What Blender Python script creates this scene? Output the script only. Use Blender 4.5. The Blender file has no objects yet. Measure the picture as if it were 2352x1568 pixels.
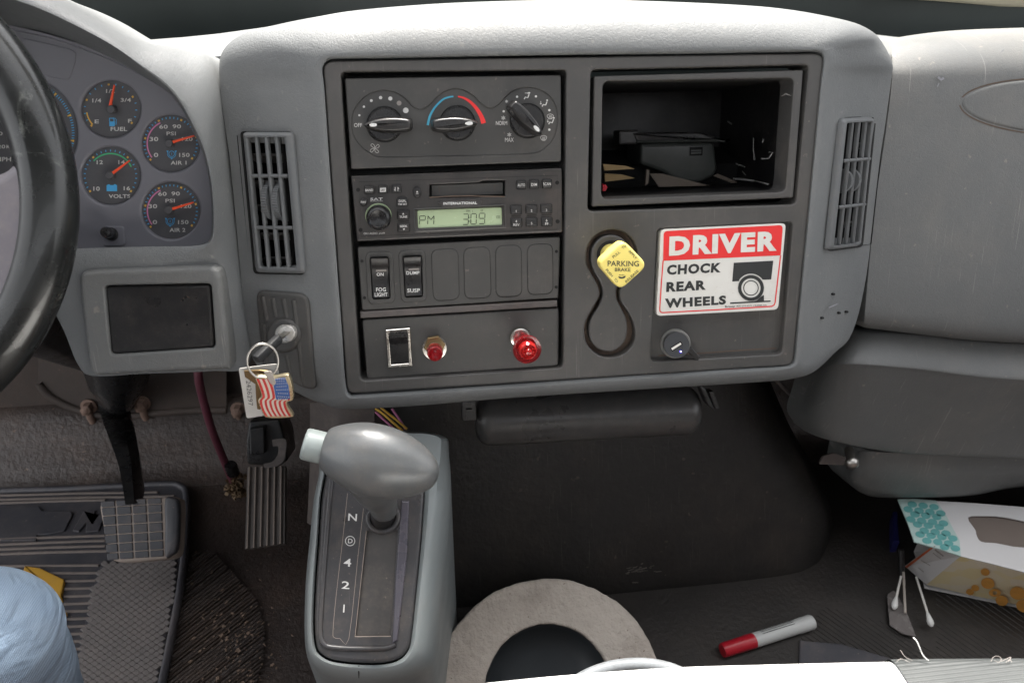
import bpy, bmesh, math, random
from mathutils import Vector, Matrix
random.seed(7)
S = bpy.context.scene
C = S.collection
R = math.radians

# ------------------------------------------------------------------ camera
W, H = 2352.0, 1568.0            # picture coordinates used when measuring
LENS = 26.0
FP = W * LENS / 36.0
LEAN = R(17)                     # the centre panel leans back by this much
# axes of the centre panel as seen from the camera (x right, y up, z back)
Uc = Vector((0.99244899, 0.05716846, -0.10852086)).normalized()
Nc = Vector((0.11997103, -0.26825176, 0.95584933)).normalized()
Vc = Nc.cross(Uc).normalized()
Aw = Matrix(((1, 0, 0), (0, math.sin(LEAN), -math.cos(LEAN)), (0, math.cos(LEAN), math.sin(LEAN))))
Ac = Matrix((Uc, Vc, Nc)).transposed()
RC = Aw @ Ac.transposed()
def ray(x, y):
    return RC @ Vector((x - W / 2, -(y - H / 2), -FP))
DO = Vector((0.0, 0.0, 0.60))    # middle of the centre panel
CAM = DO - ray(1315, 500) * (0.661 / FP)
cam = bpy.data.cameras.new('camera')
co = bpy.data.objects.new('camera', cam); C.objects.link(co)
cam.lens = LENS; cam.sensor_width = 36; cam.clip_start = 0.02; cam.clip_end = 100
co.matrix_world = Matrix.Translation(CAM) @ RC.to_4x4()
cam.dof.use_dof = True; cam.dof.focus_distance = 0.68; cam.dof.aperture_fstop = 13
S.camera = co
FLOOR_Z = CAM.z - 0.86

# ------------------------------------------------------------------ light
SUN_EL, SUN_AZ = R(70), R(12)    # sun ahead of the truck, a little to the right
wd = bpy.data.worlds.new('World'); S.world = wd; wd.use_nodes = True
wn = wd.node_tree; wn.nodes.clear()
sky = wn.nodes.new('ShaderNodeTexSky'); sky.sky_type = 'NISHITA'; sky.sun_disc = False
sky.sun_elevation = SUN_EL; sky.sun_rotation = SUN_AZ; sky.dust_density = 3.0; sky.ozone_density = 1.0
hs = wn.nodes.new('ShaderNodeHueSaturation'); hs.inputs['Saturation'].default_value = 0.10
bg = wn.nodes.new('ShaderNodeBackground'); bg.inputs['Strength'].default_value = 0.105
wo = wn.nodes.new('ShaderNodeOutputWorld')
wn.links.new(sky.outputs[0], hs.inputs['Color']); wn.links.new(hs.outputs[0], bg.inputs[0]); wn.links.new(bg.outputs[0], wo.inputs[0])
sl = bpy.data.lights.new('sun', 'SUN'); sl.energy = 4.3; sl.angle = R(14); sl.color = (1, .95, .88)
so = bpy.data.objects.new('sun', sl); C.objects.link(so)
sd = Vector((math.sin(SUN_AZ) * math.cos(SUN_EL), math.cos(SUN_AZ) * math.cos(SUN_EL), math.sin(SUN_EL)))
so.rotation_euler = sd.to_track_quat('Z', 'Y').to_euler()
S.view_settings.view_transform = 'Standard'; S.view_settings.look = 'None'
S.view_settings.exposure = 2.33; S.view_settings.gamma = 1.0; S.view_settings.use_curve_mapping = False
S.render.engine = 'CYCLES'
S.cycles.max_bounces = 6; S.cycles.diffuse_bounces = 3; S.cycles.glossy_bounces = 3
S.cycles.caustics_reflective = False; S.cycles.caustics_refractive = False
S.cycles.sample_clamp_indirect = 4

# ------------------------------------------------------------------ measuring
class Zoom:                      # an enlarged crop that was measured, back to picture coordinates
    def __init__(s, x, y, w, n): s.k = w / n * W / 4096; s.x = x * W / 4096; s.y = y * W / 4096
    def __call__(s, *a):
        if len(a) == 2: return (s.x + a[0] * s.k, s.y + a[1] * s.k)
        return [(s.x + p[0] * s.k, s.y + p[1] * s.k) for p in a[0]]
Z1 = Zoom(0, 0, 1300, 2343); Z3 = Zoom(1250, 180, 1100, 2156); Z4 = Zoom(1350, 650, 950, 1655)
Z5 = Zoom(2250, 180, 1100, 2352); Z6 = Zoom(2250, 850, 1100, 2352); ZA = Zoom(0, 900, 1300, 2343)
ZB = Zoom(0, 1700, 1300, 1977); ZC = Zoom(1100, 1550, 900, 1195); ZD = Zoom(1700, 1500, 1700, 2165)
ZE = Zoom(3000, 1900, 1096, 2068); ZF = Zoom(3000, 0, 1096, 1562); ZG = Zoom(3000, 1100, 1096, 1809)
ZM = Zoom(300, 280, 550, 1232); ZK = Zoom(950, 1130, 350, 963); ZP = Zoom(100, 1450, 1200, 2352)
Z2 = Zoom(900, 450, 400, 523); ZL = Zoom(0, 300, 320, 1004); ZT = Zoom(0, 0, 600, 2352); ZR = Zoom(1850, 2200, 1050, 2352)

class Frame:                     # a flat reference plane with its own axes
    def __init__(s, o, u, n):
        s.O = Vector(o); s.N = Vector(n).normalized(); u = Vector(u); s.U = (u - s.N * u.dot(s.N)).normalized(); s.V = s.N.cross(s.U)
    def hit(s, x, y, h=0.0):
        d = ray(x, y); t = (s.O + s.N * h - CAM).dot(s.N) / d.dot(s.N); return CAM + d * t
    def uv(s, x, y, h=0.0):
        p = s.hit(x, y, h) - s.O; return Vector((p.dot(s.U), p.dot(s.V)))
    def at(s, u, v, h=0.0): return s.O + s.U * u + s.V * v + s.N * h
    def px_m(s, x, y, h=0.0): return (s.hit(x + 1, y, h) - s.hit(x, y, h)).length
D = Frame(DO, (1, 0, 0), (0, -math.cos(LEAN), math.sin(LEAN)))
FL = Frame((0, 0, FLOOR_Z), (1, 0, 0), (0, 0, 1))
def at_depth(x, y, d): return CAM + ray(x, y) * (d / FP)
def to_px(p):
    q = RC.transposed() @ (p - CAM); return (W / 2 + q.x / -q.z * FP, H / 2 - q.y / -q.z * FP)
def level(z): return Frame((0, 0, z), (1, 0, 0), (0, 0, 1))

# ------------------------------------------------------------------ curves
def rr(pts, r, n=5):             # polygon with rounded corners
    out = []; m = len(pts)
    for i in range(m):
        p = Vector(pts[i]); a = Vector(pts[i - 1]); b = Vector(pts[(i + 1) % m])
        rad = r[i] if isinstance(r, (list, tuple)) else r
        if rad <= 0: out.append(p); continue
        da = min(rad, (a - p).length * .49); db = min(rad, (b - p).length * .49)
        s = p + (a - p).normalized() * da; e = p + (b - p).normalized() * db
        for k in range(n + 1):
            t = k / n; out.append(s * (1 - t) ** 2 + p * 2 * t * (1 - t) + e * t * t)
    return [Vector(q) for q in out]
def cr(pts, n=6, closed=False):  # Catmull-Rom through the points (any dimension)
    P = [Vector(p) for p in pts]; m = len(P); out = []
    for i in range(m if closed else m - 1):
        if closed: a, b, c, d = P[i - 1], P[i], P[(i + 1) % m], P[(i + 2) % m]
        else: a, b, c, d = P[max(i - 1, 0)], P[i], P[i + 1], P[min(i + 2, m - 1)]
        for k in range(n):
            t = k / n
            out.append(.5 * ((2 * b) + (c - a) * t + (2 * a - 5 * b + 4 * c - d) * t * t + (3 * b - a - 3 * c + d) * t ** 3))
    if not closed: out.append(P[-1])
    return out
def circ(cx, cy, rx, ry=None, n=32, a0=0, a1=360, rot=0):
    ry = rx if ry is None else ry; full = abs(a1 - a0) >= 360; c, s = math.cos(R(rot)), math.sin(R(rot)); out = []
    for k in range(n if full else n + 1):
        a = R(a0 + (a1 - a0) * k / n); x, y = rx * math.cos(a), -ry * math.sin(a)
        out.append((cx + x * c + y * s, cy - x * s + y * c))
    return out
def lerp(a, b, t): return tuple(a[i] + (b[i] - a[i]) * t for i in range(len(a)))
def quad_at(q, s, t):            # bilinear point inside a picture quad TL TR BR BL
    return lerp(lerp(q[0], q[1], s), lerp(q[3], q[2], s), t)
def area(l): return sum(l[i - 1][0] * l[i][1] - l[i][0] * l[i - 1][1] for i in range(len(l))) / 2
def offset(l, d):                # positive = inwards, metres in a plane
    sg = 1 if area(l) > 0 else -1; out = []; m = len(l)
    for i in range(m):
        a, p, b = l[i - 1], l[i], l[(i + 1) % m]
        e1 = (p - a); e2 = (b - p)
        if e1.length < 1e-9: e1 = e2
        if e2.length < 1e-9: e2 = e1
        e1 = e1.normalized(); e2 = e2.normalized()
        n1 = Vector((-e1.y, e1.x)) * sg; n2 = Vector((-e2.y, e2.x)) * sg
        n = n1 + n2; L = n.length
        if L < 1e-4: n = n1
        else: n = n / L; n = n / max(.5, n.dot(n1))
        out.append(p + n * d)
    return out

# ------------------------------------------------------------------ mesh builder
class MB:
    def __init__(s): s.bm = bmesh.new()
    def face(s, pts):
        try: s.bm.faces.new([s.bm.verts.new(p) for p in pts])
        except ValueError: pass
    def bridge(s, rows, closed=True, cap0=False, cap1=False, flip=False):
        vs = [[s.bm.verts.new(p) for p in r] for r in rows]; n = len(vs[0])
        for a, b in zip(vs, vs[1:]):
            for i in range(n if closed else n - 1):
                j = (i + 1) % n
                try: s.bm.faces.new((a[i], a[j], b[j], b[i]))
                except ValueError: pass
        if cap0: s.bm.faces.new(vs[0][::-1])
        if cap1: s.bm.faces.new(vs[-1])
        return vs
    def loops_uv(s, F, l, top, bot, bev, seg=3, hole=False):
        sg = -1 if hole else 1; rows = []
        if bev > 0:
            for k in range(seg + 1):
                a = math.pi / 2 * k / seg
                rows.append(([p for p in offset(l, sg * bev * (1 - math.sin(a)))] if k < seg else list(l), top - bev * (1 - math.cos(a))))
        else: rows.append((list(l), top))
        rows.append((list(l), bot))
        return rows
    def plate(s, F, outer, holes, top, bot, bev=.001, hbev=None, seg=3, back=True):
        hbev = bev if hbev is None else hbev; edges = []; bedges = []
        for k, lp in enumerate([outer] + list(holes)):
            l = [F.uv(p[0], p[1], top) for p in lp]
            rows = s.loops_uv(F, l, top, bot, bev if k == 0 else hbev, seg, k > 0)
            vs = s.bridge([[F.at(q.x, q.y, h) for q in r] for r, h in rows])
            for v, dst in ((vs[0], edges), (vs[-1], bedges)):
                for i in range(len(v)):
                    e = s.bm.edges.get((v[i - 1], v[i]))
                    if e: dst.append(e)
        bmesh.ops.triangle_fill(s.bm, use_beauty=True, use_dissolve=False, edges=edges, normal=F.N)
        if back: bmesh.ops.triangle_fill(s.bm, use_beauty=True, use_dissolve=False, edges=bedges, normal=F.N)
    def prism(s, F, lp, top, bot, bev=.0008, seg=3, dome=0, base_h=None, taper=0):
        l = [F.uv(p[0], p[1], top if base_h is None else base_h) for p in lp]
        rows = s.loops_uv(F, l, top, bot, bev, seg)
        if taper: rows[-1] = (offset(l, -taper), bot)
        vs = s.bridge([[F.at(q.x, q.y, h) for q in r] for r, h in rows])
        if dome:
            c = Vector((0, 0)); r0 = rows[0][0]
            for q in r0: c += q / len(r0)
            last = vs[0]
            for t in (.75, .5, .25):
                nv = [s.bm.verts.new(F.at(c.x + (q.x - c.x) * t, c.y + (q.y - c.y) * t, top + dome * (1 - t * t))) for q in r0]
                for i in range(len(nv)): s.bm.faces.new((last[i - 1], last[i], nv[i], nv[i - 1]))
                last = nv
            s.bm.faces.new(last)
        else: s.bm.faces.new(vs[0])
        s.bm.faces.new(vs[-1][::-1])
    def flat(s, F, lp, h): s.face([F.hit(p[0], p[1], h) for p in lp])
    def ring(s, F, lo, li, h):   # flat band between two loops with the same count
        s.bridge([[F.hit(p[0], p[1], h) for p in lo], [F.hit(p[0], p[1], h) for p in li]])
    def stroke(s, F, pts, w, h, closed=False):  # flat printed line, w in picture units
        P = [Vector(p) for p in pts]; m = len(P); L = []; Rr = []
        for i in range(m):
            a = P[i - 1] if (closed or i) else P[i]; b = P[(i + 1) % m] if (closed or i < m - 1) else P[i]
            t = (b - a); t = t.normalized() if t.length > 1e-6 else Vector((1, 0)); n = Vector((-t.y, t.x))
            L.append(F.hit(*(P[i] + n * w / 2), h)); Rr.append(F.hit(*(P[i] - n * w / 2), h))
        if closed: s.bridge([L, Rr])
        else: s.bridge([L, Rr], closed=False)
    def tube(s, pts, r, n=10, caps=True):
        P = [Vector(p) for p in pts]; rows = []; up = None; m = len(P)
        for i in range(m):
            t = (P[min(i + 1, m - 1)] - P[max(i - 1, 0)]).normalized()
            if up is None:
                up = Vector((0, 0, 1)) if abs(t.z) < .9 else Vector((1, 0, 0))
            x = t.cross(up).normalized(); up = x.cross(t).normalized()
            rad = r[i] if isinstance(r, (list, tuple)) else r
            rows.append([P[i] + (x * math.cos(2 * math.pi * k / n) + up * math.sin(2 * math.pi * k / n)) * rad for k in range(n)])
        s.bridge(rows, cap0=caps, cap1=caps)
    def torus(s, F, c, R0, r, n=48, m=10, a0=0, a1=360, ry=None):
        rows = []; full = abs(a1 - a0) >= 360
        for k in range(n if full else n + 1):
            a = R(a0 + (a1 - a0) * k / n); d = F.U * math.cos(a) + F.V * math.sin(a)
            ctr = c + d * R0 if ry is None else c + F.U * R0 * math.cos(a) + F.V * ry * math.sin(a)
            rows.append([ctr + d * r * math.cos(2 * math.pi * j / m) + F.N * r * math.sin(2 * math.pi * j / m) for j in range(m)])
        if full: rows.append(rows[0])
        s.bridge(rows)
        bmesh.ops.remove_doubles(s.bm, verts=s.bm.verts, dist=1e-6)
    def lathe(s, c, axis, prof, n=32, wob=None):
        axis = Vector(axis).normalized(); x = axis.cross(Vector((0, 0, 1)) if abs(axis.z) < .9 else Vector((1, 0, 0))).normalized(); y = axis.cross(x)
        rows = []
        for r, z in prof:
            rows.append([c + axis * z + (x * math.cos(2 * math.pi * k / n) + y * math.sin(2 * math.pi * k / n)) * max(r, 1e-5) * (1 if not wob else wob(k)) for k in range(n)])
        s.bridge(rows, cap0=prof[0][0] > 1e-4, cap1=prof[-1][0] > 1e-4)
    def box(s, c, a, b, d, bev=0):   # centre, half-axes vectors
        c, a, b, d = Vector(c), Vector(a), Vector(b), Vector(d)
        v = [s.bm.verts.new(c + a * i + b * j + d * k) for i in (-1, 1) for j in (-1, 1) for k in (-1, 1)]
        fs = [s.bm.faces.new([v[q] for q in f]) for f in ((0, 1, 3, 2), (4, 6, 7, 5), (0, 4, 5, 1), (2, 3, 7, 6), (0, 2, 6, 4), (1, 5, 7, 3))]
        if bev:
            es = set(e for f in fs for e in f.edges)
            bmesh.ops.bevel(s.bm, geom=list(es), offset=bev, segments=2, affect='EDGES', profile=.5)
    def grid(s, rows, n=4, closed=False, skirt=None):
        """smooth surface through rows of 3D control points"""
        rr_ = [cr(r, n, closed) for r in rows]
        cols = [cr([r[i] for r in rr_], n) for i in range(len(rr_[0]))]
        R2 = [[cols[i][j] for i in range(len(cols))] for j in range(len(cols[0]))]
        vs = s.bridge(R2, closed=closed)
        if skirt:
            rim = [v.co.copy() for v in vs[0]] + [r[-1].co.copy() for r in vs[1:]] + [v.co.copy() for v in vs[-1][-2::-1]] + [r[0].co.copy() for r in vs[-2:0:-1]]
            s.bridge([rim, [p + Vector(skirt) for p in rim]])
            bmesh.ops.remove_doubles(s.bm, verts=s.bm.verts, dist=1e-6)
        return R2
    def punch(s, loop):
        P = [Vector(p) for p in loop]
        def inside(x, y):
            c = False
            for i in range(len(P)):
                a, b = P[i - 1], P[i]
                if (a.y > y) != (b.y > y) and x < (b.x - a.x) * (y - a.y) / (b.y - a.y) + a.x: c = not c
            return c
        dead = [f for f in s.bm.faces if any(inside(*to_px(v.co)) for v in f.verts)]
        bmesh.ops.delete(s.bm, geom=dead, context='FACES')
    def text(s, F, st, cx, cy, hp, wp=None, ang=0, h=0, bold=0.0, shear=0.0):
        V, T = glyphs(st, bold, shear)
        x0 = min(v[0] for v in V); x1 = max(v[0] for v in V); y0 = min(v[1] for v in V); y1 = max(v[1] for v in V)
        k = hp / (y1 - y0); kx = k if wp is None else wp / (x1 - x0); c, sn = math.cos(R(ang)), math.sin(R(ang))
        nv = []
        for x, y in V:
            a = (x - (x0 + x1) / 2) * kx; b = -(y - (y0 + y1) / 2) * k
            nv.append(s.bm.verts.new(F.hit(cx + a * c + b * sn, cy - a * sn + b * c, h)))
        for t in T:
            try: s.bm.faces.new([nv[i] for i in t])
            except ValueError: pass
    def remesh(s, size, smooth=4):
        me = bpy.data.meshes.new('t'); s.bm.to_mesh(me); o = bpy.data.objects.new('t', me); C.objects.link(o)
        m = o.modifiers.new('r', 'REMESH'); m.mode = 'VOXEL'; m.voxel_size = size
        if smooth: q = o.modifiers.new('s', 'SMOOTH'); q.iterations = smooth; q.factor = .5
        dg = bpy.context.evaluated_depsgraph_get(); dg.update(); e = o.evaluated_get(dg); m2 = bpy.data.meshes.new_from_object(e)
        s.bm.free(); s.bm = bmesh.new(); s.bm.from_mesh(m2)
        bpy.data.objects.remove(o); bpy.data.meshes.remove(me); bpy.data.meshes.remove(m2)
    def build(s, name, mat, parent=None, smooth=None, base=None):
        bm = s.bm
        bmesh.ops.recalc_face_normals(bm, faces=bm.faces)
        if base is not None: org = Vector(base)
        elif parent is not None: org = wloc(parent)
        else:
            co_ = [v.co for v in bm.verts]; n = len(co_)
            org = Vector((sum(c.x for c in co_) / n, sum(c.y for c in co_) / n, min(c.z for c in co_)))
        bmesh.ops.translate(bm, verts=bm.verts, vec=-org)
        me = bpy.data.meshes.new(name); bm.to_mesh(me); bm.free()
        if smooth is not None:
            for p in me.polygons: p.use_smooth = True
            me.set_sharp_from_angle(angle=R(smooth))
        o = bpy.data.objects.new(name, me); C.objects.link(o)
        for m in (mat if isinstance(mat, list) else [mat]): me.materials.append(m)
        if parent is not None: o.parent = parent
        else: o.location = org
        return o
def wloc(o):
    p = Vector(o.location)
    while o.parent: o = o.parent; p += Vector(o.location)
    return p
_gc = {}
def glyphs(st, bold, shear=0.0):
    key = (st, bold, shear)
    if key not in _gc:
        cu = bpy.data.curves.new('t', 'FONT'); cu.body = st; cu.offset = bold; cu.resolution_u = 3; cu.shear = shear
        cu.space_line = .95; cu.space_character = 1.0 + bold * 3; cu.align_x = 'CENTER'
        o = bpy.data.objects.new('t', cu); C.objects.link(o)
        dg = bpy.context.evaluated_depsgraph_get(); dg.update(); me = o.evaluated_get(dg).to_mesh()
        _gc[key] = ([(v.co.x, v.co.y) for v in me.vertices], [tuple(p.vertices) for p in me.polygons])
        o.evaluated_get(dg).to_mesh_clear(); bpy.data.objects.remove(o); bpy.data.curves.remove(cu)
    return _gc[key]
def tag(o, label, cat, group=None):
    o['label'] = label; o['category'] = cat
    if group: o['group'] = group
    return o
def thing(name, label, cat, loc, group=None):
    o = bpy.data.objects.new(name, None); o.empty_display_size = .02; C.objects.link(o); o.location = loc
    return tag(o, label, cat, group)

# ------------------------------------------------------------------ materials
def mat(name, col, rough=.5, var=.12, vs=14, bump=0, bs=300, kind='noise', dist=.0006, spec=.5, metal=0, dust=0, dcol=(.30, .25, .21), ds=60, coat=0, wear=0, wcol=(.5, .5, .5), ws=30, trans=0, emit=None, scr=0, scol=(.3, .3, .29)):
    m = bpy.data.materials.new(name); m.use_nodes = True; nt = m.node_tree; N = nt.nodes; L = nt.links
    p = N['Principled BSDF']; p.inputs['Roughness'].default_value = rough; p.inputs['Metallic'].default_value = metal
    p.inputs['Specular IOR Level'].default_value = spec; p.inputs['Coat Weight'].default_value = coat
    p.inputs['Transmission Weight'].default_value = trans
    tc = N.new('ShaderNodeTexCoord')
    def noise(sc, det=4, ro=.6, di=0):
        n = N.new('ShaderNodeTexNoise'); n.inputs['Scale'].default_value = sc; n.inputs['Detail'].default_value = det; n.inputs['Roughness'].default_value = ro; n.inputs['Distortion'].default_value = di
        L.new(tc.outputs['Object'], n.inputs['Vector']); return n
    def mix(a, b, f):
        x = N.new('ShaderNodeMix'); x.data_type = 'RGBA'
        for s, v in ((6, a), (7, b)):
            if hasattr(v, 'links'): L.new(v, x.inputs[s])
            else: x.inputs[s].default_value = (*v, 1)
        if hasattr(f, 'links'): L.new(f, x.inputs[0])
        else: x.inputs[0].default_value = f
        return x.outputs[2]
    def ramp(src, a, b):
        r = N.new('ShaderNodeMapRange'); r.inputs[1].default_value = a; r.inputs[2].default_value = b; r.interpolation_type = 'SMOOTHSTEP'; L.new(src, r.inputs[0]); return r.outputs[0]
    def mul(src, k):
        q = N.new('ShaderNodeMath'); q.operation = 'MULTIPLY'; L.new(src, q.inputs[0]); q.inputs[1].default_value = k; return q.outputs[0]
    c = mix(tuple(min(1, x * (1 - var)) for x in col), tuple(min(1, x * (1 + var)) for x in col), noise(vs).outputs['Fac'])
    rg = ramp(noise(vs * 1.7, 5).outputs['Fac'], .3, .7)
    q = N.new('ShaderNodeMapRange'); q.inputs[3].default_value = max(0, rough - .07); q.inputs[4].default_value = min(1, rough + .07); L.new(rg, q.inputs[0]); L.new(q.outputs[0], p.inputs['Roughness'])
    if wear: c = mix(c, wcol, mul(ramp(noise(ws, 8, .7, 1.5).outputs['Fac'], .60, .72), wear))
    if dust:
        c = mix(c, dcol, mul(ramp(noise(ds, 8, .75).outputs['Fac'], .42, .75), dust))
        c = mix(c, dcol, mul(ramp(noise(ds * 14, 2, .5).outputs['Fac'], .70, .76), min(1, dust * 2.2)))
    if scr:                       # fine hairline scratches in three directions, broken up into patches
        for ang, off in ((.5, 0), (-.35, 3), (1.3, 7)):
            mp = N.new('ShaderNodeMapping'); mp.inputs['Rotation'].default_value = (.3, ang, ang * 1.7); mp.inputs['Scale'].default_value = (700, 14, 14); mp.inputs['Location'].default_value = (off, off, 0); L.new(tc.outputs['Object'], mp.inputs[0])
            n = N.new('ShaderNodeTexNoise'); n.inputs['Scale'].default_value = 1; n.inputs['Detail'].default_value = 1; L.new(mp.outputs[0], n.inputs['Vector'])
            m1 = ramp(n.outputs['Fac'], .70, .76); m2 = ramp(noise(11 + off, 3).outputs['Fac'], .48, .62)
            q2 = N.new('ShaderNodeMath'); q2.operation = 'MULTIPLY'; L.new(m1, q2.inputs[0]); L.new(m2, q2.inputs[1]); c = mix(c, scol, mul(q2.outputs[0], scr))
    L.new(c, p.inputs['Base Color'])
    if emit: p.inputs['Emission Color'].default_value = (*emit[0], 1); p.inputs['Emission Strength'].default_value = emit[1]
    if bump:
        if kind == 'voronoi':
            t = N.new('ShaderNodeTexVoronoi'); t.feature = 'DISTANCE_TO_EDGE'; t.inputs['Scale'].default_value = bs
            w = noise(bs * .5, 3); mx = N.new('ShaderNodeMix'); mx.data_type = 'RGBA'; mx.inputs[0].default_value = .004
            L.new(tc.outputs['Object'], mx.inputs[6]); L.new(w.outputs['Color'], mx.inputs[7]); L.new(mx.outputs[2], t.inputs['Vector'])
            hsrc = ramp(t.outputs['Distance'], 0, .25)
        elif kind == 'leather':
            t = noise(bs, 3, .55, 1.2); hsrc = ramp(t.outputs['Fac'], .38, .55)
        else: hsrc = noise(bs, 4, .6).outputs['Fac']
        b = N.new('ShaderNodeBump'); b.inputs['Strength'].default_value = bump; b.inputs['Distance'].default_value = dist
        L.new(hsrc, b.inputs['Height']); L.new(b.outputs[0], p.inputs['Normal'])
    return m
M = {}
M['dash'] = mat('grained grey vinyl', (.148, .155, .158), .56, .05, 9, .32, 420, 'leather', .0005, dust=.12, dcol=(.33, .31, .28), ds=9)
M['dash_plain'] = mat('worn grey plastic', (.138, .142, .141), .48, .09, 6, .3, 420, 'leather', .0004, dust=.26, dcol=(.28, .255, .22), ds=7, scr=.5, scol=(.34, .33, .31))
M['vent'] = mat('grey vent plastic', (.125, .132, .137), .42, .05, 12, .1, 500, dust=.1)
M['bezel'] = mat('charcoal plastic', (.067, .065, .063), .44, .08, 10, .25, 900, 'noise', .0003, dust=.2, dcol=(.20, .17, .145), ds=12, scr=.35, scol=(.2, .19, .18))
M['module'] = mat('charcoal module plastic', (.054, .053, .051), .46, .08, 16, .2, 1200, 'noise', .0002, dust=.2, dcol=(.19, .16, .14), ds=14, scr=.25, scol=(.15, .14, .13))
M['radio'] = mat('dusty black radio plastic', (.038, .036, .035), .38, .1, 20, .1, 1200, 'noise', .0002, dust=.22, dcol=(.17, .13, .11), ds=20)
M['button'] = mat('black button plastic', (.022, .022, .023), .35, .1, 40, dust=.12, dcol=(.2, .17, .14))
M['black'] = mat('black plastic', (.012, .012, .013), .3, .1, 30, dust=.06)
M['satin_black'] = mat('satin black plastic', (.018, .018, .019), .33, .1, 20, .15, 700, dust=.08)
M['void'] = mat('dark cavity', (.006, .006, .006), .8)
M['dirt'] = mat('brown grime', (.11, .08, .062), .9, .3, 90)
M['white'] = mat('white print', (.72, .72, .70), .6, .05)
M['print'] = mat('faded grey print', (.62, .61, .59), .6, .1)
M['dimprint'] = mat('worn print', (.30, .27, .25), .6, .15)
M['blue'] = mat('blue print', (.08, .42, .78), .6, .05)
M['amber'] = mat('amber print', (.80, .48, .08), .6, .05)
M['pink'] = mat('pink print', (.66, .22, .42), .6, .05)
M['green'] = mat('green print', (.07, .50, .22), .6, .05)
M['orange'] = mat('orange red needle', (.95, .10, .03), .5, .03)
M['red'] = mat('red print', (.78, .035, .035), .5, .05)
M['cold'] = mat('blue heat mark', (.06, .36, .52), .5, .05)
M['ink'] = mat('dark sign ink', (.030, .032, .032), .5, .06)
M['sign'] = mat('white sign plastic', (.74, .73, .69), .4, .04, 20, dust=.22, dcol=(.42, .36, .30), ds=40)
M['gauge_face'] = mat('blue grey cluster plastic', (.185, .185, .21), .45, .06, 12, .15, 1200, dust=.1, dcol=(.2, .18, .17))
M['dial'] = mat('dark dial face', (.088, .088, .096), .5, .08, 30, dust=.06)
M['lcd'] = mat('green liquid crystal glass', (.42, .52, .33), .25, .03, 20)
M['lcd_ink'] = mat('liquid crystal segment', (.035, .045, .03), .4)
M['lcd_ghost'] = mat('faint segment', (.30, .38, .23), .4)
M['chrome'] = mat('worn chrome', (.70, .67, .62), .22, .08, 60, metal=1, dust=.15, dcol=(.4, .33, .25))
M['steel'] = mat('dull steel', (.52, .50, .47), .35, .1, 60, metal=1, dust=.15)
M['brass'] = mat('brass', (.24, .17, .085), .38, .15, 40, metal=.8, dust=.1)
M['goldtrim'] = mat('pale gold metal', (.80, .70, .48), .3, .05, 40, metal=1)
M['red_lens'] = mat('red lens plastic', (.62, .012, .02), .16, .1, 80, trans=.75, coat=.3)
M['red_core'] = mat('bright red lens centre', (.80, .03, .03), .14, .1, trans=.55, coat=.4)
M['yellow'] = mat('yellow plastic', (.88, .73, .20), .38, .04, 20)
M['rubber'] = mat('ribbed black rubber', (.050, .051, .060), .42, .15, 20, .2, 500, dust=.30, dcol=(.24, .19, .16), ds=20)
M['pedal_dust'] = mat('dusty rubber grooves', (.36, .30, .26), .8, .15, 30)
M['mat'] = mat('dark rubber mat', (.058, .058, .068), .45, .15, 15, .2, 600, dust=.3, dcol=(.22, .18, .16), ds=14)
M['mat_dust'] = mat('dusty mat ribs', (.19, .16, .145), .75, .2, 25, .2, 500, dust=.3)
M['floor'] = mat('dirty rubber floor', (.052, .040, .036), .42, .3, 6, .55, 110, 'noise', .005, dust=.4, dcol=(.17, .115, .088), ds=7)
M['firewall'] = mat('dusty brown black bulkhead', (.075, .060, .053), .65, .25, 9, .3, 80, 'noise', .002, dust=.4, dcol=(.15, .105, .085), ds=10)
M['engine'] = mat('scuffed black engine cover', (.0175, .0160, .0152), .5, .3, 8, .5, 130, 'noise', .0016, dust=.55, dcol=(.06, .048, .040), ds=5, scr=.6, scol=(.08, .07, .062))
M['tunnel'] = mat('brown grey tunnel trim', (.10, .085, .08), .6, .12, 10, .3, 300, dust=.3)
M['shift_grey'] = mat('blue grey shifter housing', (.22, .245, .25), .40, .06, 9, .2, 500, dust=.1)
M['knob_grey'] = mat('shiny worn grey knob', (.125, .131, .134), .36, .2, 14, .2, 200, 'noise', .0007, metal=.25, dust=.2, wear=.25, wcol=(.16, .165, .16), ws=16)
M['button_grey'] = mat('pale green grey button', (.27, .305, .30), .35, .05, 20)
M['gate'] = mat('dark gate plate', (.050, .049, .053), .34, .12, 16, dust=.3, dcol=(.20, .165, .13), ds=30, scr=.3, scol=(.2, .19, .18))
M['gate_lane'] = mat('dusty gate lane', (.075, .070, .068), .42, .2, 16, dust=.5, dcol=(.21, .175, .145), ds=24)
M['wheel'] = mat('worn glossy black wheel', (.010, .011, .011), .3, .3, 20, .12, 120, 'noise', .001, coat=.25, wear=.9, wcol=(.085, .09, .082), ws=22)
M['spoke'] = mat('lilac black spoke plastic', (.12, .112, .128), .35, .25, 14, .15, 300, dust=.15)
M['hose'] = mat('maroon air hose', (.135, .035, .055), .42, .1, 20, dust=.1)
M['rust'] = mat('dusty rusty bolt', (.24, .16, .125), .75, .25, 120, .5, 400)
M['concrete'] = mat('pitted grey concrete', (.52, .465, .41), .85, .22, 12, .9, 120, 'noise', .004, dust=.5, dcol=(.25, .205, .17), ds=18)
M['pit'] = mat('dark rubber lining', (.034, .040, .045), .5, .35, 14, .2, 100)
M['galv'] = mat('speckled pale enamel', (.52, .55, .57), .35, .06, 20, dust=.35, dcol=(.18, .16, .14), ds=70)
M['seat'] = mat('white vinyl seat', (.80, .80, .79), .5, .02, 12, .1, 400)
M['tape'] = mat('silver cloth tape', (.055, .059, .059), .42, .05, 20)
M['jeans'] = None
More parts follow.
